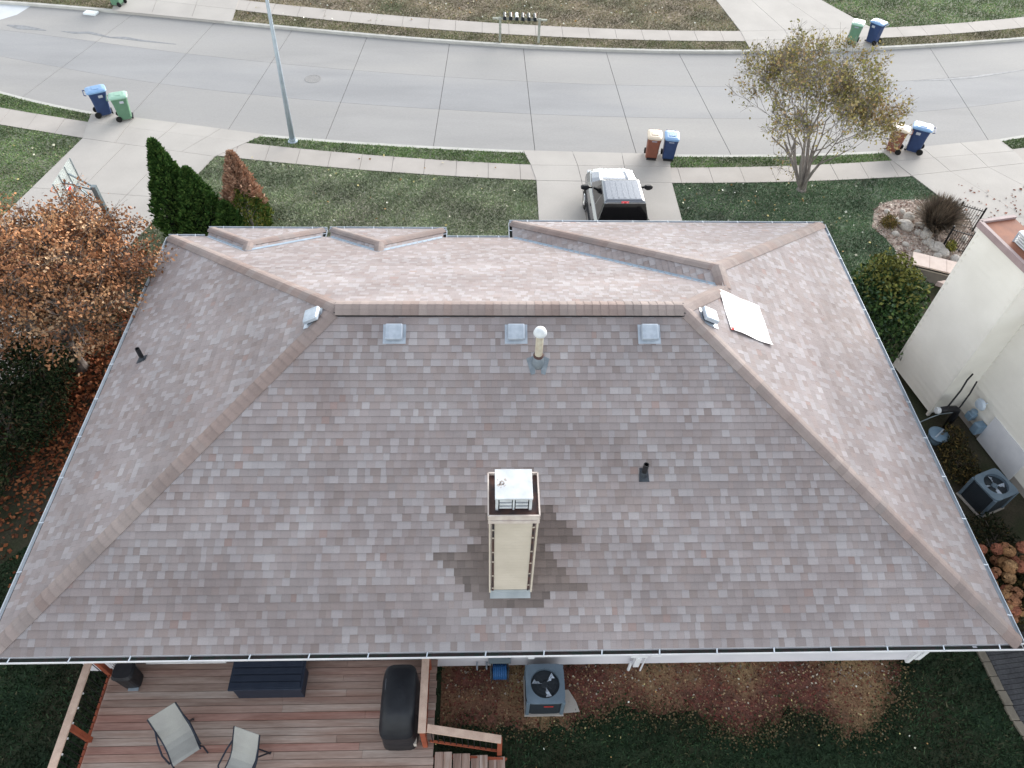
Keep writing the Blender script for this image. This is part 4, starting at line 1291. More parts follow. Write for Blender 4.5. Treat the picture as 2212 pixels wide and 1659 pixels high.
stain([(-19.9, 24.35), (-19.2, 24.2), (-18.6, 24.25), (-17.5, 23.8), (-16.8, 23.75), (-15.9, 23.5), (-14.3, 23.2)], .11, 'long dark tar streak on the street right of the smear')
stain([(19.2, 20.6), (20.6, 20.75), (22.0, 21.0), (23.5, 21.4), (25, 21.8)], .07, 'thin tar streak along the street right of the tree')

# basketball hoop
bh = empty('basketball_hoop', (-11.40, 7.56, 0), label='basketball hoop with clear backboard standing beside the left driveway', cat='basketball hoop')
MB().box((0, 0, 1.55), (.13, .13, 3.1)).build('pole', M_greymetal, bh)
MB().box((0, 0, .02), (.4, .4, .04)).build('base_plate', M_greymetal, bh)
bX = -.70
y0, y1, z0, z1 = -.62, .66, 2.86, 3.58
bb = MB().box((bX - .02, (y0 + y1) / 2, (z0 + z1) / 2), (.012, y1 - y0, z1 - z0)).build('backboard', M_clear, bh)
for k, yy in enumerate((y0, y0 + .43, y1 - .43, y1)):
    MB().box((bX, yy, (z0 + z1) / 2), (.024, .024, z1 - z0)).build('backboard_bar', M_greymetal, bh)
MB().box((bX, (y0 + y1) / 2, z0), (.03, y1 - y0, .03)).build('backboard_edge', M_greymetal, bh)
MB().box((bX - .012, .02, z0 + .22), (.02, .4, .03)).build('target_bar', M_mailwhite, bh)
for zz, zp in ((2.95, 2.55), (3.35, 3.0)):
    for yy in (-.19, .23): MB().beam((bX + .02, yy, zz), (.0, yy * .25, zp), .04, .04).build('arm', M_greymetal, bh)
MB().beam((.02, 0, 2.3), (-.45, 0, 3.05), .035, .035).build('crank_arm', M_greymetal, bh)
MB().box((.16, .0, 1.9), (.28, .05, .05)).build('crank_handle', M_black, bh)
MB().tube([(bX - .30 + .23 * math.cos(2 * PI * k / 24), .02 + .23 * math.sin(2 * PI * k / 24), 3.0) for k in range(25)], .012, 6, cap=False).build('rim', M_orange, bh)
MB().box((bX - .05, .02, 3.0), (.08, .14, .1)).build('rim_mount', M_red, bh)

# ================================================================== PICKUP TRUCK
tk = empty('pickup_truck', (4.36, 9.42, GZ), math.radians(0.5), label='silver crew cab pickup truck parked nose to the street on the driveway', cat='pickup')
def rr(y, hw, z0, z1, r=.10):
    return [(-hw + r * .5, y, z0), (hw - r * .5, y, z0), (hw, y, z0 + r), (hw + .015, y, (z0 + z1) / 2), (hw - .01, y, z1 - r), (hw - r, y, z1), (-hw + r, y, z1), (-hw + .01, y, z1 - r), (-hw - .015, y, (z0 + z1) / 2), (-hw, y, z0 + r)]
bd = MB()
bd.loft([rr(-2.62, .86, .55, 1.12), rr(-2.55, .91, .42, 1.14), rr(-.86, .92, .40, 1.14), rr(-.85, .92, .40, 1.12), rr(1.2, .92, .40, 1.10), rr(1.55, .91, .40, 1.06), rr(2.25, .88, .42, .98, .14), rr(2.48, .78, .46, .90, .14), rr(2.56, .62, .5, .82, .12)])
body = bd.build('body', M_silver, tk, bevel=.02)
hood_ = MB()
rings = []
for y_, hw, z_ in ((1.28, .80, 1.145), (1.6, .79, 1.135), (2.0, .75, 1.09), (2.3, .66, 1.02), (2.45, .52, .95)):
    rings.append([(-hw, y_, z_ - .09), (hw, y_, z_ - .09), (hw - .02, y_, z_ - .01), (hw * .62, y_, z_ + .03), (hw * .5, y_, z_ + .015), (-hw * .5, y_, z_ + .015), (-hw * .62, y_, z_ + .03), (-hw + .02, y_, z_ - .01)])
hood_.loft(rings).build('hood', M_silver, tk, bevel=.015)
cb = MB()
base = [(-.84, -.86, 1.10), (.84, -.86, 1.10), (.82, 1.38, 1.10), (-.82, 1.38, 1.10)]
roofp = [(-.665, -.73, 1.80), (.665, -.73, 1.80), (.63, .52, 1.80), (-.63, .52, 1.80)]
rooft = [(-.56, -.66, 1.855), (.56, -.66, 1.855), (.54, .40, 1.855), (-.54, .40, 1.855)]
cb.loft([base, roofp, rooft]).build('cab', M_silver, tk, bevel=.04)
def on_face(quad, u0, u1, v0, v1, off):
    q = [Vector(p) for p in quad]
    n_ = (q[1] - q[0]).cross(q[3] - q[0]).normalized()
    P = lambda u, v: q[0].lerp(q[1], u).lerp(q[3].lerp(q[2], u), v) + n_ * off
    a = [P(u0, v0), P(u1, v0), P(u1, v1), P(u0, v1)]
    return a + [p - n_ * .012 for p in a]
BXF = [(0, 1, 2, 3), (7, 6, 5, 4), (0, 4, 5, 1), (1, 5, 6, 2), (2, 6, 7, 3), (3, 7, 4, 0)]
def pane(name, quad, u0, u1, v0, v1, m=M_glass): return MB().add(on_face(quad, u0, u1, v0, v1, .006), BXF).build(name, m, tk)
pane('rear_window', [base[0], base[1], roofp[1], roofp[0]], .012, .988, .0, .93)
pane('windscreen', [base[2], base[3], roofp[3], roofp[2]], .03, .97, .04, .95)
for q_ in ([base[3], base[0], roofp[0], roofp[3]], [base[1], base[2], roofp[2], roofp[1]]):
    fl = q_[0] == base[3]
    a_, b_ = ((.20, .56), (.60, .95)) if fl else ((.05, .40), (.44, .80))
    pane('side_window', q_, *a_, .10, .90); pane('side_window', q_, *b_, .10, .90)
for k in range(5): MB().box((-.36 + k * .18, -.14, 1.859), (.05, .86, .008)).build('roof_rib', M_silver, tk)
bl = MB().box((0.0, -.735, 1.80), (.24, .05, .05)).build('brake_light', M_tail, tk, bevel=.01)
for sx in (-1, 1): MB().box((sx * .065, -.762, 1.805), (.05, .012, .028)).build('lamp', mat('pink_lens', (.85, .35, .35), rough=.2), bl)
bedm = MB()
bedm.box((0, -1.74, .75), (1.56, 1.64, .04)).build('bed_floor', M_black, tk)
for x, d_ in ((-.85, (.13, 1.72, .04)), (.85, (.13, 1.72, .04))): MB().box((x, -1.74, 1.155), d_).build('bed_rail', M_black, tk)
MB().box((0, -1.74, 1.150), (1.56, 1.64, .012)).build('bed_cover', M_black, tk)
MB().box((0, -2.64, .58), (1.6, .12, .16)).build('rear_bumper', M_chrome, tk, bevel=.02)
MB().box((0, 2.56, .55), (1.5, .14, .18)).build('front_bumper', M_silver, tk, bevel=.03)
for sx in (-1, 1):
    MB().box((sx * .86, -2.58, .9), (.1, .1, .3)).build('tail_light', M_tail, tk)
    MB().box((sx * .68, 2.42, .80), (.26, .16, .13)).build('headlight', M_hood, tk, bevel=.02)
    mr = MB().loft([sup(sx * 1.07, .86, .06, .05, 1.18, 12, .6), sup(sx * 1.08, .87, .14, .07, 1.22, 12, .6), sup(sx * 1.08, .87, .15, .07, 1.30, 12, .6), sup(sx * 1.07, .86, .09, .04, 1.35, 12, .6)]).build('mirror', M_black, tk)
    MB().beam((sx * .82, .95, 1.2), (sx * 1.02, .89, 1.25), .05, .06).build('arm', M_black, mr)
    for yy, dk in ((1.42, 0), (-1.72, 0)):
        w_ = MB().lathe([(.20, -.10), (.33, -.12), (.365, -.08), (.365, .08), (.33, .12), (.20, .10)], (sx * .86, yy, .365), 26, 'x').build('wheel', M_rubber, tk, smooth=False)
        MB().lathe([(.21, sx * .10), (.20, sx * .125), (.14, sx * .085), (.06, sx * .11), (.004, sx * .115)], (sx * .86, yy, .365), 20, 'x').build('rim', M_chrome, w_)
        MB().lathe([(.40, sx * .0), (.445, sx * .03), (.45, sx * .10), (.40, sx * .105)], (sx * .84, yy, .40), 26, 'x').build('wheel_arch', M_silver, tk)
    for yy in (.30, -.55): MB().box((sx * .932, yy, .96), (.02, .12, .03)).build('door_handle', M_black, tk)
    MB().box((sx * .93, .18, .46), (.06, 2.0, .04)).build('side_step', M_black, tk)

# ================================================================== NEIGHBOURING HOUSE (right)
NT = math.radians(12)
nb = empty('neighbour_house', (13.1, 1.2, 0), NT, label='cream sided neighbouring house with tall chimney chase at the right edge', cat='house')
# local: +y = away along its left wall, wall plane x=0, outside is -x
S0, S1, PK, ZEV, ZPK = -9.0, 2.6, -3.2, 2.7, 5.6
wl = MB()
wl.add([(.04, S0, .25), (.04, S1, .25), (.04, S1, ZEV), (.04, PK, ZPK), (.04, S0, ZEV), (.25, S0, .25), (.25, S1, .25), (.25, S1, ZEV), (.25, PK, ZPK), (.25, S0, ZEV)],
       [(0, 1, 2, 3, 4), (9, 8, 7, 6, 5), (0, 5, 6, 1), (1, 6, 7, 2), (2, 7, 8, 3), (3, 8, 9, 4), (4, 9, 5, 0)])
nwall = wl.build('wall', M_cream, nb)
z = .25
while z < ZPK - .2:
    ze = z + .19
    a, b = S0, S1
    if ze > ZEV:
        k = (ze - ZEV) / (ZPK - ZEV)
        a, b = S0 + (PK - S0) * k, S1 + (PK - S1) * k
    MB().add([(-.012, a, z), (-.012, b, z), (.026, b, ze), (.026, a, ze), (.05, a, z), (.05, b, z), (.05, b, ze), (.05, a, ze)],
             [(0, 1, 2, 3), (0, 4, 5, 1), (3, 2, 6, 7), (0, 3, 7, 4), (1, 5, 6, 2)]).build('siding_board', M_cream, nwall)
    z = ze
MB().box((.14, (S0 + S1) / 2, .125), (.2, S1 - S0 - .04, .25)).build('foundation', M_walk, nb)
for p, q in (((.1, S1, .25), (9, S1, ZEV)), ((.1, S0, .25), (9, S0, ZEV))):
    MB().box(((p[0] + q[0]) / 2 + .1, p[1] + (-.12 if p[1] > 0 else .12), (.0 + ZEV) / 2), (8.9, .2, ZEV)).build('wall', M_cream, nb)
rf = MB()
for sgn, s_ in ((1, S1 + .45), (-1, S0 - .45)):
    zz = ZEV - .45 * (ZPK - ZEV) / (S1 - PK)
    vs = [(-.15, s_, zz + .1), (9.2, s_, zz + .1), (9.2, PK, ZPK + .1), (-.15, PK, ZPK + .1)]
    vs += [(x, y, z - .14) for x, y, z in vs]
    rf.add(vs, BXF)
rf.build('roof', mat('neighbour_shingle', (.30, .24, .22), (.24, .19, .175), scale=5, rough=.9, fine=.2, fscale=30), nb)
# chimney chase
C0, C1, CD, CZ = .45, 2.25, .87, 5.22
cm = MB().box((-CD / 2 + .02, (C0 + C1) / 2, CZ / 2 + .1), (CD - .05, C1 - C0 - .05, CZ - .2))
nch = cm.build('chimney', M_cream, nb)
z = .2
while z < CZ - .12:
    for pts in ([(-CD, C0), (-CD, C1)], [(-CD, C0), (0, C0)]):
        (xa, ya), (xb, yb) = pts
        o_ = Vector((-1, 0, 0)) if xa == xb else Vector((0, -1, 0))
        p, q = Vector((xa, ya, 0)), Vector((xb, yb, 0))
        k0, k1, kb = o_ * .026, o_ * -.006, o_ * -.03
        Z0, Z1 = Vector((0, 0, z)), Vector((0, 0, min(z + .19, CZ - .1)))
        MB().add([p + k0 + Z0, q + k0 + Z0, q + k1 + Z1, p + k1 + Z1, p + kb + Z0, q + kb + Z0, q + kb + Z1, p + kb + Z1],
                 [(0, 1, 2, 3), (0, 4, 5, 1), (3, 2, 6, 7), (0, 3, 7, 4), (1, 5, 6, 2)]).build('siding_board', M_cream, nch)
    z += .19
for xx, yy in ((-CD, C0), (-CD, C1)):
    MB().box((xx + .02, yy + (.02 if yy == C0 else -.02), CZ / 2), (.075, .075, CZ - .1)).build('corner_trim', M_cream, nch)
rm_ = mat('mauve_rim', (.34, .26, .26), (.28, .21, .21), scale=4, rough=.6)
for a, b in (((-CD - .05, C0 - .05), (-CD - .05, C1 + .05)), ((-CD - .05, C1 + .05), (.05, C1 + .05)), ((-CD - .05, C0 - .05), (.05, C0 - .05))):
    MB().beam((*a, CZ), (*b, CZ), .09, .16).build('chase_rim', rm_, nch)
MB().box((-CD / 2 + .03, (C0 + C1) / 2, CZ + .0), (CD - .0, C1 - C0, .05)).build('chase_cover', mat('rust_cover', (.30, .12, .07), (.22, .09, .06), scale=3, rough=.7, fine=.1), nch)
hb = MB().box((-.36, 1.22, CZ + .30), (.52, .62, .04)).build('hood', M_hood, nch, bevel=.01)
for k in range(4): MB().box((-.36, 1.22, CZ + .06 + k * .06), (.50 - .01 * k, .60 - .01 * k, .03)).build('louver', M_hood, nch)
for sx in (-1, 1):
    for sy in (-1, 1): MB().box((-.36 + sx * .24, 1.22 + sy * .29, CZ + .15), (.03, .03, .3)).build('hood_leg', M_vent, nch)
# utilities along the wall
MB().tube([(-.02, -.15, 1.1), (-.16, -.15, 1.1), (-.24, -.15, 1.08)], .02, 6).lathe([(.004, -.30), (.13, -.28), (.17, -.22)], (0, -.15, 1.1), 18, 'x').build('round_meter', mat('meter_pale', (.45, .52, .60), rough=.4), nb)
MB().box((-.14, -.45, .45), (.26, .22, .34)).build('meter_box', M_slate, nb, bevel=.03)
MB().box((-.16, -.10, .55), (.20, .2, .22)).lathe([(.09, 0), (.09, .1)], (-.16, -.10, .66), 14).build('gas_meter', M_slate, nb, bevel=.02)
wp = MB().add([(-.03, -.55, 1.02), (-.03, -1.9, 1.02), (-.03, -1.9, .05), (-.03, -.55, .05), (.0, -.55, 1.02), (.0, -1.9, 1.02), (.0, -1.9, .05), (.0, -.55, .05)], BXF)
wp.build('white_panel', M_white, nb)
# black corrugated pipe with white end and cables
pp = empty('drain_pipe', (0, 0, 0), label='black bent drain pipe with white end at the neighbouring wall', cat='pipe')
MB().tube([(11.88, .96, .92), (12.15, 1.0, .93), (12.33, 1.03, .90), (12.44, 1.04, .80), (12.48, 1.05, .6), (12.5, 1.05, .02)], .085, 12).build('pipe', M_pipe, pp, smooth=True)
MB().lathe([(.085, -.05), (.092, 0), (.085, .05)], (11.83, .955, .92), 14, 'x').build('end_collar', M_hood, pp)
MB().tube([(12.05, .98, 1.0), (12.25, 1.16, 1.5), (12.35, 1.30, 1.75), (12.5, 1.42, 1.85)], .022, 6).build('cable', M_pipe, pp)
MB().tube([(12.46, 1.05, .9), (12.6, 1.2, 1.3), (12.72, 1.38, 1.6)], .02, 6).build('cable', M_pipe, pp)
MB().tube([(11.5, .9, .45), (11.7, .86, .75), (11.9, .9, .83), (12.3, .98, .8)], .015, 6).build('hose', M_greymetal, pp)
bs = empty('plastic_basin', (12.02, .62, 0), .4, label='blue-grey round plastic basin on the ground between the houses', cat='basin')
MB().lathe([(.16, .0), (.22, .16), (.25, .30), (.27, .31), (.25, .33), (.20, .36), (.06, .38), (.004, .385)], n=20).build('shell', M_slate, bs, smooth=True)
MB().tube([(-.2, -.05, .35), (-.1, -.03, .43), (.1, .03, .43), (.2, .05, .35)], .02, 6).build('handle', M_vent, bs)

# low wall with pale cap beyond the bush
lwv = empty('garden_wall', (14.9, 6.75, 0), math.atan2(-.31, .75), label='low grey garden wall with pinkish stone cap behind the green bush', cat='wall')
MB().box((0, .2, .27), (2.6, .36, .54)).build('wall', M_greywall, lwv)
MB().box((0, .0, .50), (2.6, .06, .1)).build('band', M_walk, lwv)
for k in range(5): MB().box((-1.04 + k * .52, .28, .575), (.51, .66, .07)).build('cap_stone', M_pinkcap, lwv)
MB().box((0, -.06, .545), (2.62, .03, .03)).build('drip_edge', M_iron, lwv)

# rock garden
structure('gravel_bed', MB().add([(x, y, .012) for x, y in BED_R], [tuple(range(len(BED_R)))]), M_gravel)
def in_bed():
    x, y = U1(13.5, 17.2), U1(7.3, 11.5)
    return (x, y, .015) if inside(BED_R, np.array([x]), np.array([y]))[0] else None
litter('gravel_stones', 2600, in_bed, .085, [(.55, .46, .40), (.40, .31, .26), (.62, .57, .50), (.44, .32, .26), (.26, .18, .15)])
def rock_mesh(k):
    r_ = random.Random(k)
    bm = bmesh.new()
    bmesh.ops.create_icosphere(bm, subdivisions=2, radius=1)
    off = [Vector((r_.uniform(-1, 1), r_.uniform(-1, 1), r_.uniform(-1, 1))).normalized() for _ in range(7)]
    for v in bm.verts:
        d_ = v.co.normalized()
        k_ = 1
        for o_ in off: k_ -= .16 * max(0, d_.dot(o_) - .35)
        v.co = d_ * k_ * r_.uniform(.95, 1.03)
        v.co.z *= .7
    me_ = bpy.data.meshes.new('rock')
    bm.to_mesh(me_); bm.free()
    me_.materials.append(M_rock)
    return me_
RM = [rock_mesh(k) for k in range(6)]
rk = [(14.97, 10.37, .24), (14.68, 9.87, .30), (15.38, 9.67, .16), (15.22, 9.31, .26), (15.2, 8.96, .20), (15.35, 8.69, .28), (15.48, 8.38, .24), (15.2, 8.25, .18), (14.19, 9.46, .14), (15.22, 9.92, .18),
      (14.9, 10.7, .15), (14.5, 10.2, .16), (15.0, 9.5, .17), (15.75, 8.1, .20), (14.9, 7.9, .14), (14.35, 8.9, .12), (16.2, 8.2, .16), (14.6, 8.5, .13), (16.5, 9.2, .17), (15.05, 9.0, .14), (14.35, 10.75, .12), (15.6, 10.9, .13)]
for i, (x, y_, s_) in enumerate(rk):
    o = link('rock', RM[i % 6], None, None, (x, y_, s_ * .3), drnd.uniform(0, 6))
    o.scale = (s_ * drnd.uniform(.9, 1.2), s_ * drnd.uniform(.8, 1.1), s_)
    tag(o, 'pale rock lying in the gravel bed beside the black iron fence', 'rock', 'rocks in the gravel bed')

# iron fence panels
def fence(p, q, h, label):
    p, q = Vector((*p, 0)), Vector((*q, 0))
    e = empty('iron_fence', p, label=label, cat='fence', group='iron fence panels')
    d_ = q - p
    for v in (Vector((0, 0, 0)), d_): MB().box((v.x, v.y, h / 2 + .03), (.055, .055, h + .06), rz=math.atan2(d_.y, d_.x)).build('post', M_iron, e)
    for zz in (.12, h - .1): MB().beam((0, 0, zz), (d_.x, d_.y, zz), .025, .03).build('rail', M_iron, e)
    n_ = 9
    for k in range(1, n_):
        c = d_ * (k / n_)
        MB().tube([(c.x, c.y, .05), (c.x, c.y, h - .02)], .009, 6).build('bar', M_iron, e)
fence((16.38, 10.02), (17.02, 9.66), .95, 'black iron fence panel farther from the cream house')
fence((15.55, 8.74), (16.14, 8.42), .88, 'black iron fence panel nearer the cream house')

# grey path and edging stones at the lower right
pth = empty('grey_deck', (11.3, -6.4, 0), label='weathered dark grey boards with tan stone edge at the lower right', cat='deck')
pe = [(10.66, -4.75), (10.72, -5.3), (10.74, -5.9), (10.80, -6.5), (10.93, -7.1), (11.1, -7.8), (11.3, -8.6)]
for (x0, ya), (x1, yb) in zip(pe[:-1], pe[1:]):
    n_ = 2
    for k in range(n_):
        a_, b_ = Vector((x0, ya)).lerp(Vector((x1, yb)), k / n_), Vector((x0, ya)).lerp(Vector((x1, yb)), (k + 1) / n_)
        a_.y -= .006; b_.y += .006
        j = drnd.uniform(-.015, .015)
        MB().prism([(a_.x + j - 11.3, a_.y + 6.4), (b_.x + j - 11.3, b_.y + 6.4), (b_.x + j - 11.3 + .17, b_.y + 6.4), (a_.x + j - 11.3 + .17, a_.y + 6.4)], .0, .07 + drnd.uniform(0, .012)).build('edging_stone', M_stone, pth, bevel=.01)
y_ = -4.75
while y_ > -8.6:
    xs_ = np.interp(-y_, [-p[1] for p in pe], [p[0] for p in pe]) + .18
    MB().prism([(xs_ - 11.3, y_ + 6.4 - .10), (13.6 - 11.3, y_ + 6.4 - .10 + .3), (13.6 - 11.3, y_ + 6.4 + .3 - .004), (xs_ - 11.3, y_ + 6.4 - .004)], .0, .055 + drnd.uniform(-.004, .004)).build('board', M_darkboard, pth)
    y_ -= .104

# ================================================================== PLANTS
def grow(base_pts, depth, rnd, spread, shrink, segs=3, up=.15, minr=.006):
    """recursive limbs: returns list of (points, radii) and tip points"""
    limbs, tips = [], []
    def rec(p, d, ln, r, lv):
        pts, rad = [p.copy()], [r]
        q, dd = p.copy(), d.copy()
        for i in range(segs):
            dd = (dd + Vector((rnd.gauss(0, .13), rnd.gauss(0, .13), rnd.gauss(0, .10) + up * .25))).normalized()
            q = q + dd * (ln / segs)
            pts.append(q.copy()); rad.append(max(minr, r * (1 - .45 * (i + 1) / segs)))
        limbs.append((pts, rad))
        if lv == 0:
            tips.append((pts[-1], dd.copy())); tips.append((pts[-2], dd.copy()))
            return
        n = rnd.choice((2, 3, 3))
        for k in range(n):
            t = rnd.choice((-1, -1, -2))
            ax = Vector((rnd.gauss(0, 1), rnd.gauss(0, 1), rnd.gauss(0, .6))).normalized()
            nd = (dd + ax * spread).normalized()
            rec(pts[t], nd, ln * shrink * rnd.uniform(.8, 1.2), rad[t] * .68, lv - 1)
    for p, d, ln, r in base_pts: rec(Vector(p), Vector(d).normalized(), ln, r, depth)
    return limbs, tips

def limb_mesh(limbs, n=6):
    mb = MB()
    for pts, rad in limbs: mb.tube(pts, rad, n if rad[0] > .03 else 4, cap=False)
    return mb

# --- yellowing tree by the sidewalk
tr = random.Random(5)
yt = empty('shade_tree', (11.6, 12.05, 0), label='multi-stemmed tree with sparse yellow-brown leaves on the side lawn', cat='tree')
bp = []
for k in range(7):
    a = k * 2 * PI / 7 + .3
    bp.append(((.05 * math.cos(a), .05 * math.sin(a), .05), (.50 * math.cos(a) - .12, .40 * math.sin(a), 1.0), 2.0, .075))
bp.append(((0, 0, 0), (-.12, 0, 1), 2.2, .09))
limbs, tips = grow(bp, 5, tr, .62, .71, 3, up=.16, minr=.006)
def yshape(p):
    return Vector((p.x * .78 - .12 * p.z, p.y * .85, p.z * .925))
limbs = [([yshape(p) for p in pts], rad) for pts, rad in limbs]
tips = [(yshape(t), d_) for t, d_ in tips]
trunk = MB()
trunk.tube([(0, 0, -.05), (0, 0, .12), (-.02, 0, .45)], [.20, .15, .12], 12)
for pts, rad in limbs: trunk.tube(pts, rad, 7 if rad[0] > .03 else 4, cap=False)
for t, d_ in tips:
    for h in range(2):
        v_ = (Vector(d_) * .6 + Vector((tr.gauss(0, .5), tr.gauss(0, .5), tr.gauss(.25, .4)))).normalized()
        trunk.tube([t, t + v_ * tr.uniform(.15, .34)], [.005, .003], 3, cap=False)
trunk.build('trunk', M_barkpale, yt)
P = []
C = []
YP = np.array([(.29, .245, .09), (.235, .22, .075), (.34, .265, .105), (.17, .165, .06), (.32, .215, .11), (.38, .31, .16)])
for t, d_ in tips:
    n = int(tr.uniform(1, 9) * (1.5 if t.x > -.2 else .9) * (1.25 if t.z > 3 else .75))
    q = np.array(t) + RNG.normal(size=(n, 3)) * (.13, .13, .12)
    P.append(q)
    tone = YP[tr.choice((0, 0, 1, 1, 2, 3, 4, 5) if t.x < .6 else (0, 1, 2, 2, 4, 4, 5))]
    C.append(np.clip(tone * (1 + RNG.normal(size=(n, 1)) * .22), .01, 1))
P = np.concatenate(P); C = np.concatenate(C)
print('yt', len(P), P.min(0), P.max(0), np.percentile(P, 95, axis=0), np.percentile(P, 5, axis=0))
link('crown', leaf_mesh('crown', P, .09, C, aspect=.6, jit=.5), M_leafc, yt)

# --- rust coloured oak on the left
orr = random.Random(9)
ok = empty('oak_tree', (-11.55, 3.3, 0), label='broad oak with rust brown leaves left of the house', cat='tree')
tb = MB()
tb.tube([(0, 0, -.05), (0, 0, .2), (.03, .02, .7), (0, .05, 1.25)], [.24, .18, .15, .13], 12)
CO, RO = np.array((-.1, .75, 2.75)), np.array((2.85, 2.55, 1.35))
ends = []
for k in range(26):
    d_ = rand_dirs(1)[0]; d_[2] = abs(d_[2]) * .9 - .15
    e_ = CO + d_ * RO * RNG.uniform(.45, .8)
    ends.append(e_)
    b0_ = Vector((0, .04, orr.uniform(.8, 1.3)))
    m1 = b0_.lerp(Vector(e_), .4) + Vector((orr.gauss(0, .12), orr.gauss(0, .12), .12))
    m2 = b0_.lerp(Vector(e_), .75) + Vector((orr.gauss(0, .14), orr.gauss(0, .14), .05))
    tb.tube([b0_, m1, m2, e_], [.075, .05, .032, .016], 7, cap=False)
ends = np.array(ends)
P, C = [], []
OP = np.array([(.37, .18, .09), (.30, .14, .07), (.42, .225, .12), (.22, .10, .055), (.41, .27, .165), (.33, .19, .10)])
for k in range(1300):
    d_ = rand_dirs(1)[0]
    if d_[2] < -.35: d_[2] *= -.4
    c_ = CO + d_ * RO * (1 - .62 * RNG.uniform() ** 1.5) * (1 + .22 * math.sin(d_[0] * 7 + 1) * math.sin(d_[1] * 9) + .08 * math.sin(d_[2] * 13 + d_[0] * 5))
    q_ = ends[np.argmin(((ends - c_) ** 2).sum(1))]
    v0, v1 = Vector(q_), Vector(c_)
    mid_ = v0.lerp(v1, .55) + Vector((orr.gauss(0, .08), orr.gauss(0, .08), orr.gauss(0, .06)))
    tb.tube([v0, mid_, v1], [.013, .009, .005], 4, cap=False)
    for h in range(4):
        v2 = v1 + Vector((orr.gauss(0, .2), orr.gauss(0, .2), orr.gauss(.03, .12)))
        tb.tube([mid_.lerp(v1, .5), v2], [.006, .004], 3, cap=False)
    n = orr.randint(22, 62)
    if orr.random() < (.22 if d_[1] < -.1 else .08): n = 4
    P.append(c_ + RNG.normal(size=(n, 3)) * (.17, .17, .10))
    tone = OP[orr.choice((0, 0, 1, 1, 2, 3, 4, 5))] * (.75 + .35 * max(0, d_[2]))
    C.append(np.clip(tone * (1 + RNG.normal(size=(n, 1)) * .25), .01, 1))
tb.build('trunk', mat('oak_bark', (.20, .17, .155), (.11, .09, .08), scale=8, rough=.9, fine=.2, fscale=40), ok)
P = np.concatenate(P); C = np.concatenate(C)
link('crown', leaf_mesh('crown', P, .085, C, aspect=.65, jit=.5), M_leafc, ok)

# --- conical evergreens
def conifer(name, loc, H, Rb, n, pal, label, browntop=None, seed=1, gap=None):
    e = empty(name, loc, label=label, cat='evergreen', group='conical evergreens by the front corner')
    r_ = np.random.default_rng(seed)
    t = r_.uniform(0, 1, n) ** .8
    a = r_.uniform(0, 2 * PI, n)
    prof = Rb * np.minimum(1.0, 1.18 * (1 - t) ** .8 + .02) * (1 - .35 * np.exp(-t * 9))
    lump = 1 + .16 * np.sin(a * 5 + t * 17 + seed) * np.sin(t * 23 + a * 3) + .10 * np.sin(a * 9 - t * 31)
    rad = prof * lump * (1 - .30 * r_.uniform(0, 1, n) ** 2)
    X = np.stack([rad * np.cos(a), rad * np.sin(a), .08 + t * (H - .1)], 1)
    d_ = np.stack([np.cos(a) * .55, np.sin(a) * .55, np.full(n, .9)], 1) + r_.normal(size=(n, 3)) * .35
    d_ /= np.linalg.norm(d_, axis=1, keepdims=True)
    c = pick(pal, n, .25) * (0.75 + .5 * (lump - .75))[:, None].clip(.45, 1.3)
    keep = np.ones(n, bool)
    if browntop:
        lo_, pal2 = browntop
        m_ = (X[:, 2] + .35 * np.sin(a * 2 + 1) + .15 * np.sin(a * 5)) > lo_
        c[m_] = pick(pal2, int(m_.sum()), .18)
    if gap:
        keep &= ~((np.abs((a - gap[0] + PI) % (2 * PI) - PI) < gap[1]) & (X[:, 2] < gap[2]))
    link('crown', leaf_mesh('crown', X[keep], .13, c[keep], d_[keep], aspect=.45), M_leafc, e)
    tk_ = MB().tube([(0, 0, 0), (0, 0, H * .5), (0, 0, H * .93)], [.07, .05, .012], 8)
    rr_ = random.Random(seed)
    for k in range(26):
        aa, zz = rr_.uniform(0, 6.28), rr_.uniform(.15, H * .8)
        L = Rb * (1 - zz / H) * .8
        tk_.tube([(0, 0, zz), (L * math.cos(aa), L * math.sin(aa), zz + L * .9)], [.018, .006], 5)
    tk_.build('trunk', M_barkpale, e)
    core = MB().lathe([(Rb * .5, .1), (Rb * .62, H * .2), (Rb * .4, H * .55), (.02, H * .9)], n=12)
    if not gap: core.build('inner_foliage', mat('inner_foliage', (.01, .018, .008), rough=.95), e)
GP = [(.075, .15, .036), (.05, .112, .028), (.11, .19, .048), (.034, .085, .022)]
BP = [(.40, .245, .165), (.47, .31, .22), (.32, .185, .12)]
conifer('arborvitae', (-10.05, 9.2, 0), 3.55, .78, 11000, GP, 'tallest dark green cone evergreen at the front left corner', seed=1)
conifer('arborvitae', (-9.25, 8.95, 0), 2.75, .80, 10000, GP, 'shorter dark green cone evergreen merging with the tallest one', seed=2)
conifer('arborvitae', (-7.85, 9.2, 0), 3.15, .72, 9000, [(.09, .15, .03), (.15, .175, .04), (.055, .105, .027), (.20, .19, .055)], 'cone evergreen with browned dying top beside the front lawn', browntop=(1.65, BP), seed=3, gap=(-1.75, .22, 1.5))
conifer('arborvitae', (-8.3, 8.65, 0), 1.75, .55, 5000, GP, 'small green cone evergreen below the browned one', seed=4)

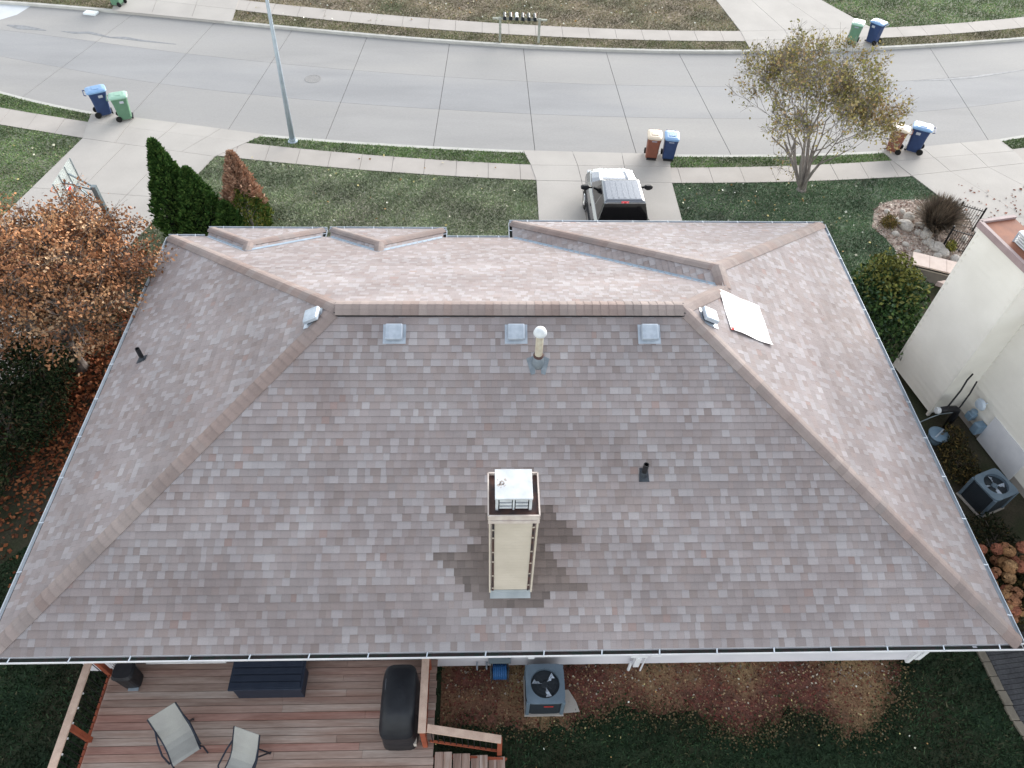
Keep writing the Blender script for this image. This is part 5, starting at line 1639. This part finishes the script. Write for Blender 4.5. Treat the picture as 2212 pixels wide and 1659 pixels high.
# --- leafy masses
def bush(name, loc, blobs, n, size, pal, label, cat, weights=None, toptint=None, stems=True, asp=.6, shell=.5):
    e = empty(name, loc, label=label, cat=cat)
    vol = np.array([b[1][0] * b[1][1] * b[1][2] for b in blobs]) ** .67
    P = []
    for (c, r_), v in zip(blobs, vol / vol.sum()):
        k = int(n * v)
        d_ = rand_dirs(k)
        rad = (1 - shell * RNG.uniform(0, 1, k) ** 1.6)[:, None]
        lump = 1 + .13 * np.sin(d_[:, :1] * 9 + c[0]) * np.sin(d_[:, 1:2] * 8 + d_[:, 2:3] * 7)
        P.append(np.array(c) + d_ * np.array(r_) * rad * lump)
    P = np.concatenate(P)
    P = P[P[:, 2] > .03]
    C = pick(pal, len(P), .25, weights)
    if toptint:
        z0_, col = toptint
        m_ = (P[:, 2] + RNG.normal(size=len(P)) * .2) > z0_
        C[m_] = C[m_] * .4 + np.array(col) * .6 * (1 + RNG.normal(size=(m_.sum(), 1)) * .2)
    link('foliage', leaf_mesh('foliage', P, size, np.clip(C, .003, 1), aspect=asp), M_leafc, e)
    if stems:
        r_ = random.Random(len(P))
        s = MB()
        for (c, rd) in blobs:
            for k in range(5):
                s.tube([(c[0] * .3, c[1] * .3, 0), (c[0] * .7 + r_.gauss(0, .1), c[1] * .7 + r_.gauss(0, .1), c[2] * .5), (c[0] + r_.gauss(0, rd[0] * .4), c[1] + r_.gauss(0, rd[1] * .4), c[2] + rd[2] * .6)], [.03, .02, .006], 5, cap=False)
        s.build('stem', M_bark, e)
    return e
bush('evergreen_hedge', (-12.0, .6, 0), [((-.3, 0, .8), (1.0, 1.3, .95)), ((-.7, 1.6, 1.0), (1.1, 1.0, 1.15)), ((-.6, -1.8, .8), (1.1, 1.2, .9)), ((.45, .6, .6), (.6, .9, .7)), ((-1.6, .4, 1.3), (.9, 1.5, 1.2)), ((-1.0, -3.4, .8), (1.2, 1.2, .9)), ((.1, 1.7, 1.1), (.9, 1.0, 1.0)), ((-.2, 2.8, .9), (.9, .8, .9))],
     34000, .10, [(.024, .042, .016), (.015, .028, .012), (.04, .056, .024), (.010, .020, .010), (.07, .055, .03)], 'dark evergreen hedge below the oak along the left edge', 'hedge', asp=.4)
bush('leafy_bush', (11.75, 4.7, 0), [((0, 0, 1.0), (1.0, .9, .95)), ((.2, .75, 1.55), (.75, .75, .75)), ((.1, -.8, .7), (.8, .75, .75)), ((-.35, .6, 1.15), (.75, .75, .8)), ((.6, .4, 1.3), (.6, .65, .7)), ((.1, 1.2, 1.3), (.5, .5, .7))],
     9500, .125, [(.055, .105, .034), (.034, .072, .024), (.085, .135, .045), (.075, .12, .07), (.02, .045, .016)], 'glossy green bush with yellowing top between the two houses', 'bush', toptint=(1.75, (.19, .17, .04)))
bush('dry_shrub', (12.25, -.25, 0), [((0, 0, .25), (.45, .75, .32)), ((.15, .8, .25), (.35, .4, .28))], 2600, .10, [(.07, .055, .025), (.04, .032, .016), (.12, .085, .03), (.03, .035, .015)], 'dry brown shrub along the neighbouring wall above the air conditioner', 'shrub', asp=.3)
bush('low_shrub', (12.1, -2.5, 0), [((0, 0, .25), (.6, .8, .32)), ((-.1, -.9, .25), (.6, .6, .3))], 2600, .10, [(.022, .030, .014), (.014, .02, .010), (.05, .04, .02)], 'dark low shrub between the air conditioner and the dry hydrangea', 'shrub', asp=.4)
bush('olive_tuft', (14.1, 9.95, 0), [((0, 0, .18), (.28, .26, .24))], 700, .12, [(.16, .13, .03), (.09, .08, .025), (.20, .12, .05)], 'small olive tuft at the left end of the gravel bed', 'plant', asp=.2)
bush('sprig', (15.75, 8.62, 0), [((0, 0, .18), (.16, .16, .2))], 300, .10, [(.26, .24, .05), (.16, .17, .04)], 'yellow-green sprig at the foot of the nearer iron fence', 'plant', asp=.35)

# ornamental grass clump
og = empty('ornamental_grass', (15.62, 9.72, 0), label='tall dark ornamental grass clump in the gravel bed', cat='grass clump')
n = 5200
a = RNG.uniform(0, 2 * PI, n); tilt = np.abs(RNG.normal(size=n)) * .36; hh = RNG.uniform(.6, 1.35, n)
b0 = np.stack([np.cos(a) * RNG.uniform(0, .22, n), np.sin(a) * RNG.uniform(0, .22, n), np.full(n, .02)], 1)
dv = np.stack([np.cos(a) * np.sin(tilt), np.sin(a) * np.sin(tilt), np.cos(tilt)], 1)
sd_ = np.stack([-np.sin(a), np.cos(a), np.zeros(n)], 1) * .012
mid = b0 + dv * hh[:, None] * .6
tip = b0 + dv * hh[:, None] + np.stack([np.cos(a), np.sin(a), np.zeros(n)], 1) * (.25 * tilt * hh)[:, None] - np.array([0, 0, 1]) * (.2 * tilt * hh)[:, None]
V = np.stack([b0, mid + sd_, tip, mid - sd_], 1)
link('blades', np_mesh('blades', V, 4, pick([(.13, .105, .085), (.18, .14, .105), (.09, .08, .065), (.24, .18, .13)], n, .25)), M_leafc, og)
MB().lathe([(.20, 0), (.24, .1), (.1, .35), (.004, .4)], n=12).build('crown_base', mat('straw_base', (.06, .045, .03), rough=.95), og)

# hydrangea with dry flower heads
hg = empty('hydrangea', (11.75, -3.75, 0), label='hydrangea with dry orange-brown flower heads at the right edge', cat='shrub')
hr_ = random.Random(4)
def head_mesh(seed, col):
    q = np.random.default_rng(seed)
    n_ = 170
    d_ = q.normal(size=(n_, 3)); d_ /= np.linalg.norm(d_, axis=1, keepdims=True)
    p_ = d_ * .085
    tang = np.cross(d_, q.normal(size=(n_, 3))); tang /= np.linalg.norm(tang, axis=1, keepdims=True)
    bt = np.cross(d_, tang)
    s_ = .022
    V_ = np.stack([p_ - tang * s_ - bt * s_, p_ + tang * s_ - bt * s_, p_ + tang * s_ + bt * s_ + d_ * .012, p_ - tang * s_ + bt * s_ + d_ * .012], 1)
    c_ = np.clip(np.array(col) * (1 + q.normal(size=(n_, 1)) * .22), .01, 1)
    me_ = np_mesh('flower_head', V_, 4, c_)
    me_.materials.append(M_petal)
    return me_
HM = [head_mesh(k, c) for k, c in enumerate([(.30, .16, .075), (.25, .115, .06), (.34, .20, .10), (.27, .10, .06)])]
sm_ = MB()
for k in range(46):
    x, yy = hr_.uniform(-.55, .75), hr_.uniform(-.95, .85)
    zz = .95 + hr_.uniform(-.25, .15) - .25 * (abs(x) ** 2)
    o = link('flower_head', HM[k % 4], None, hg, (x, yy, zz), hr_.uniform(0, 6))
    s_ = hr_.uniform(.95, 1.5); o.scale = (s_, s_, s_ * .9)
    sm_.tube([(x * .3, yy * .3, 0), (x * .7, yy * .7, zz * .5), (x, yy, zz - .05)], [.008, .006, .004], 4, cap=False)
sm_.build('stem', M_bark, hg)
q = RNG.normal(size=(1500, 3)) * (.35, .45, .16) + (0, 0, .45)
q = q[q[:, 2] > .03]
link('foliage', leaf_mesh('foliage', q, .12, pick([(.045, .045, .018), (.07, .055, .02), (.03, .03, .015)], len(q), .25), aspect=.6), M_leafc, hg)
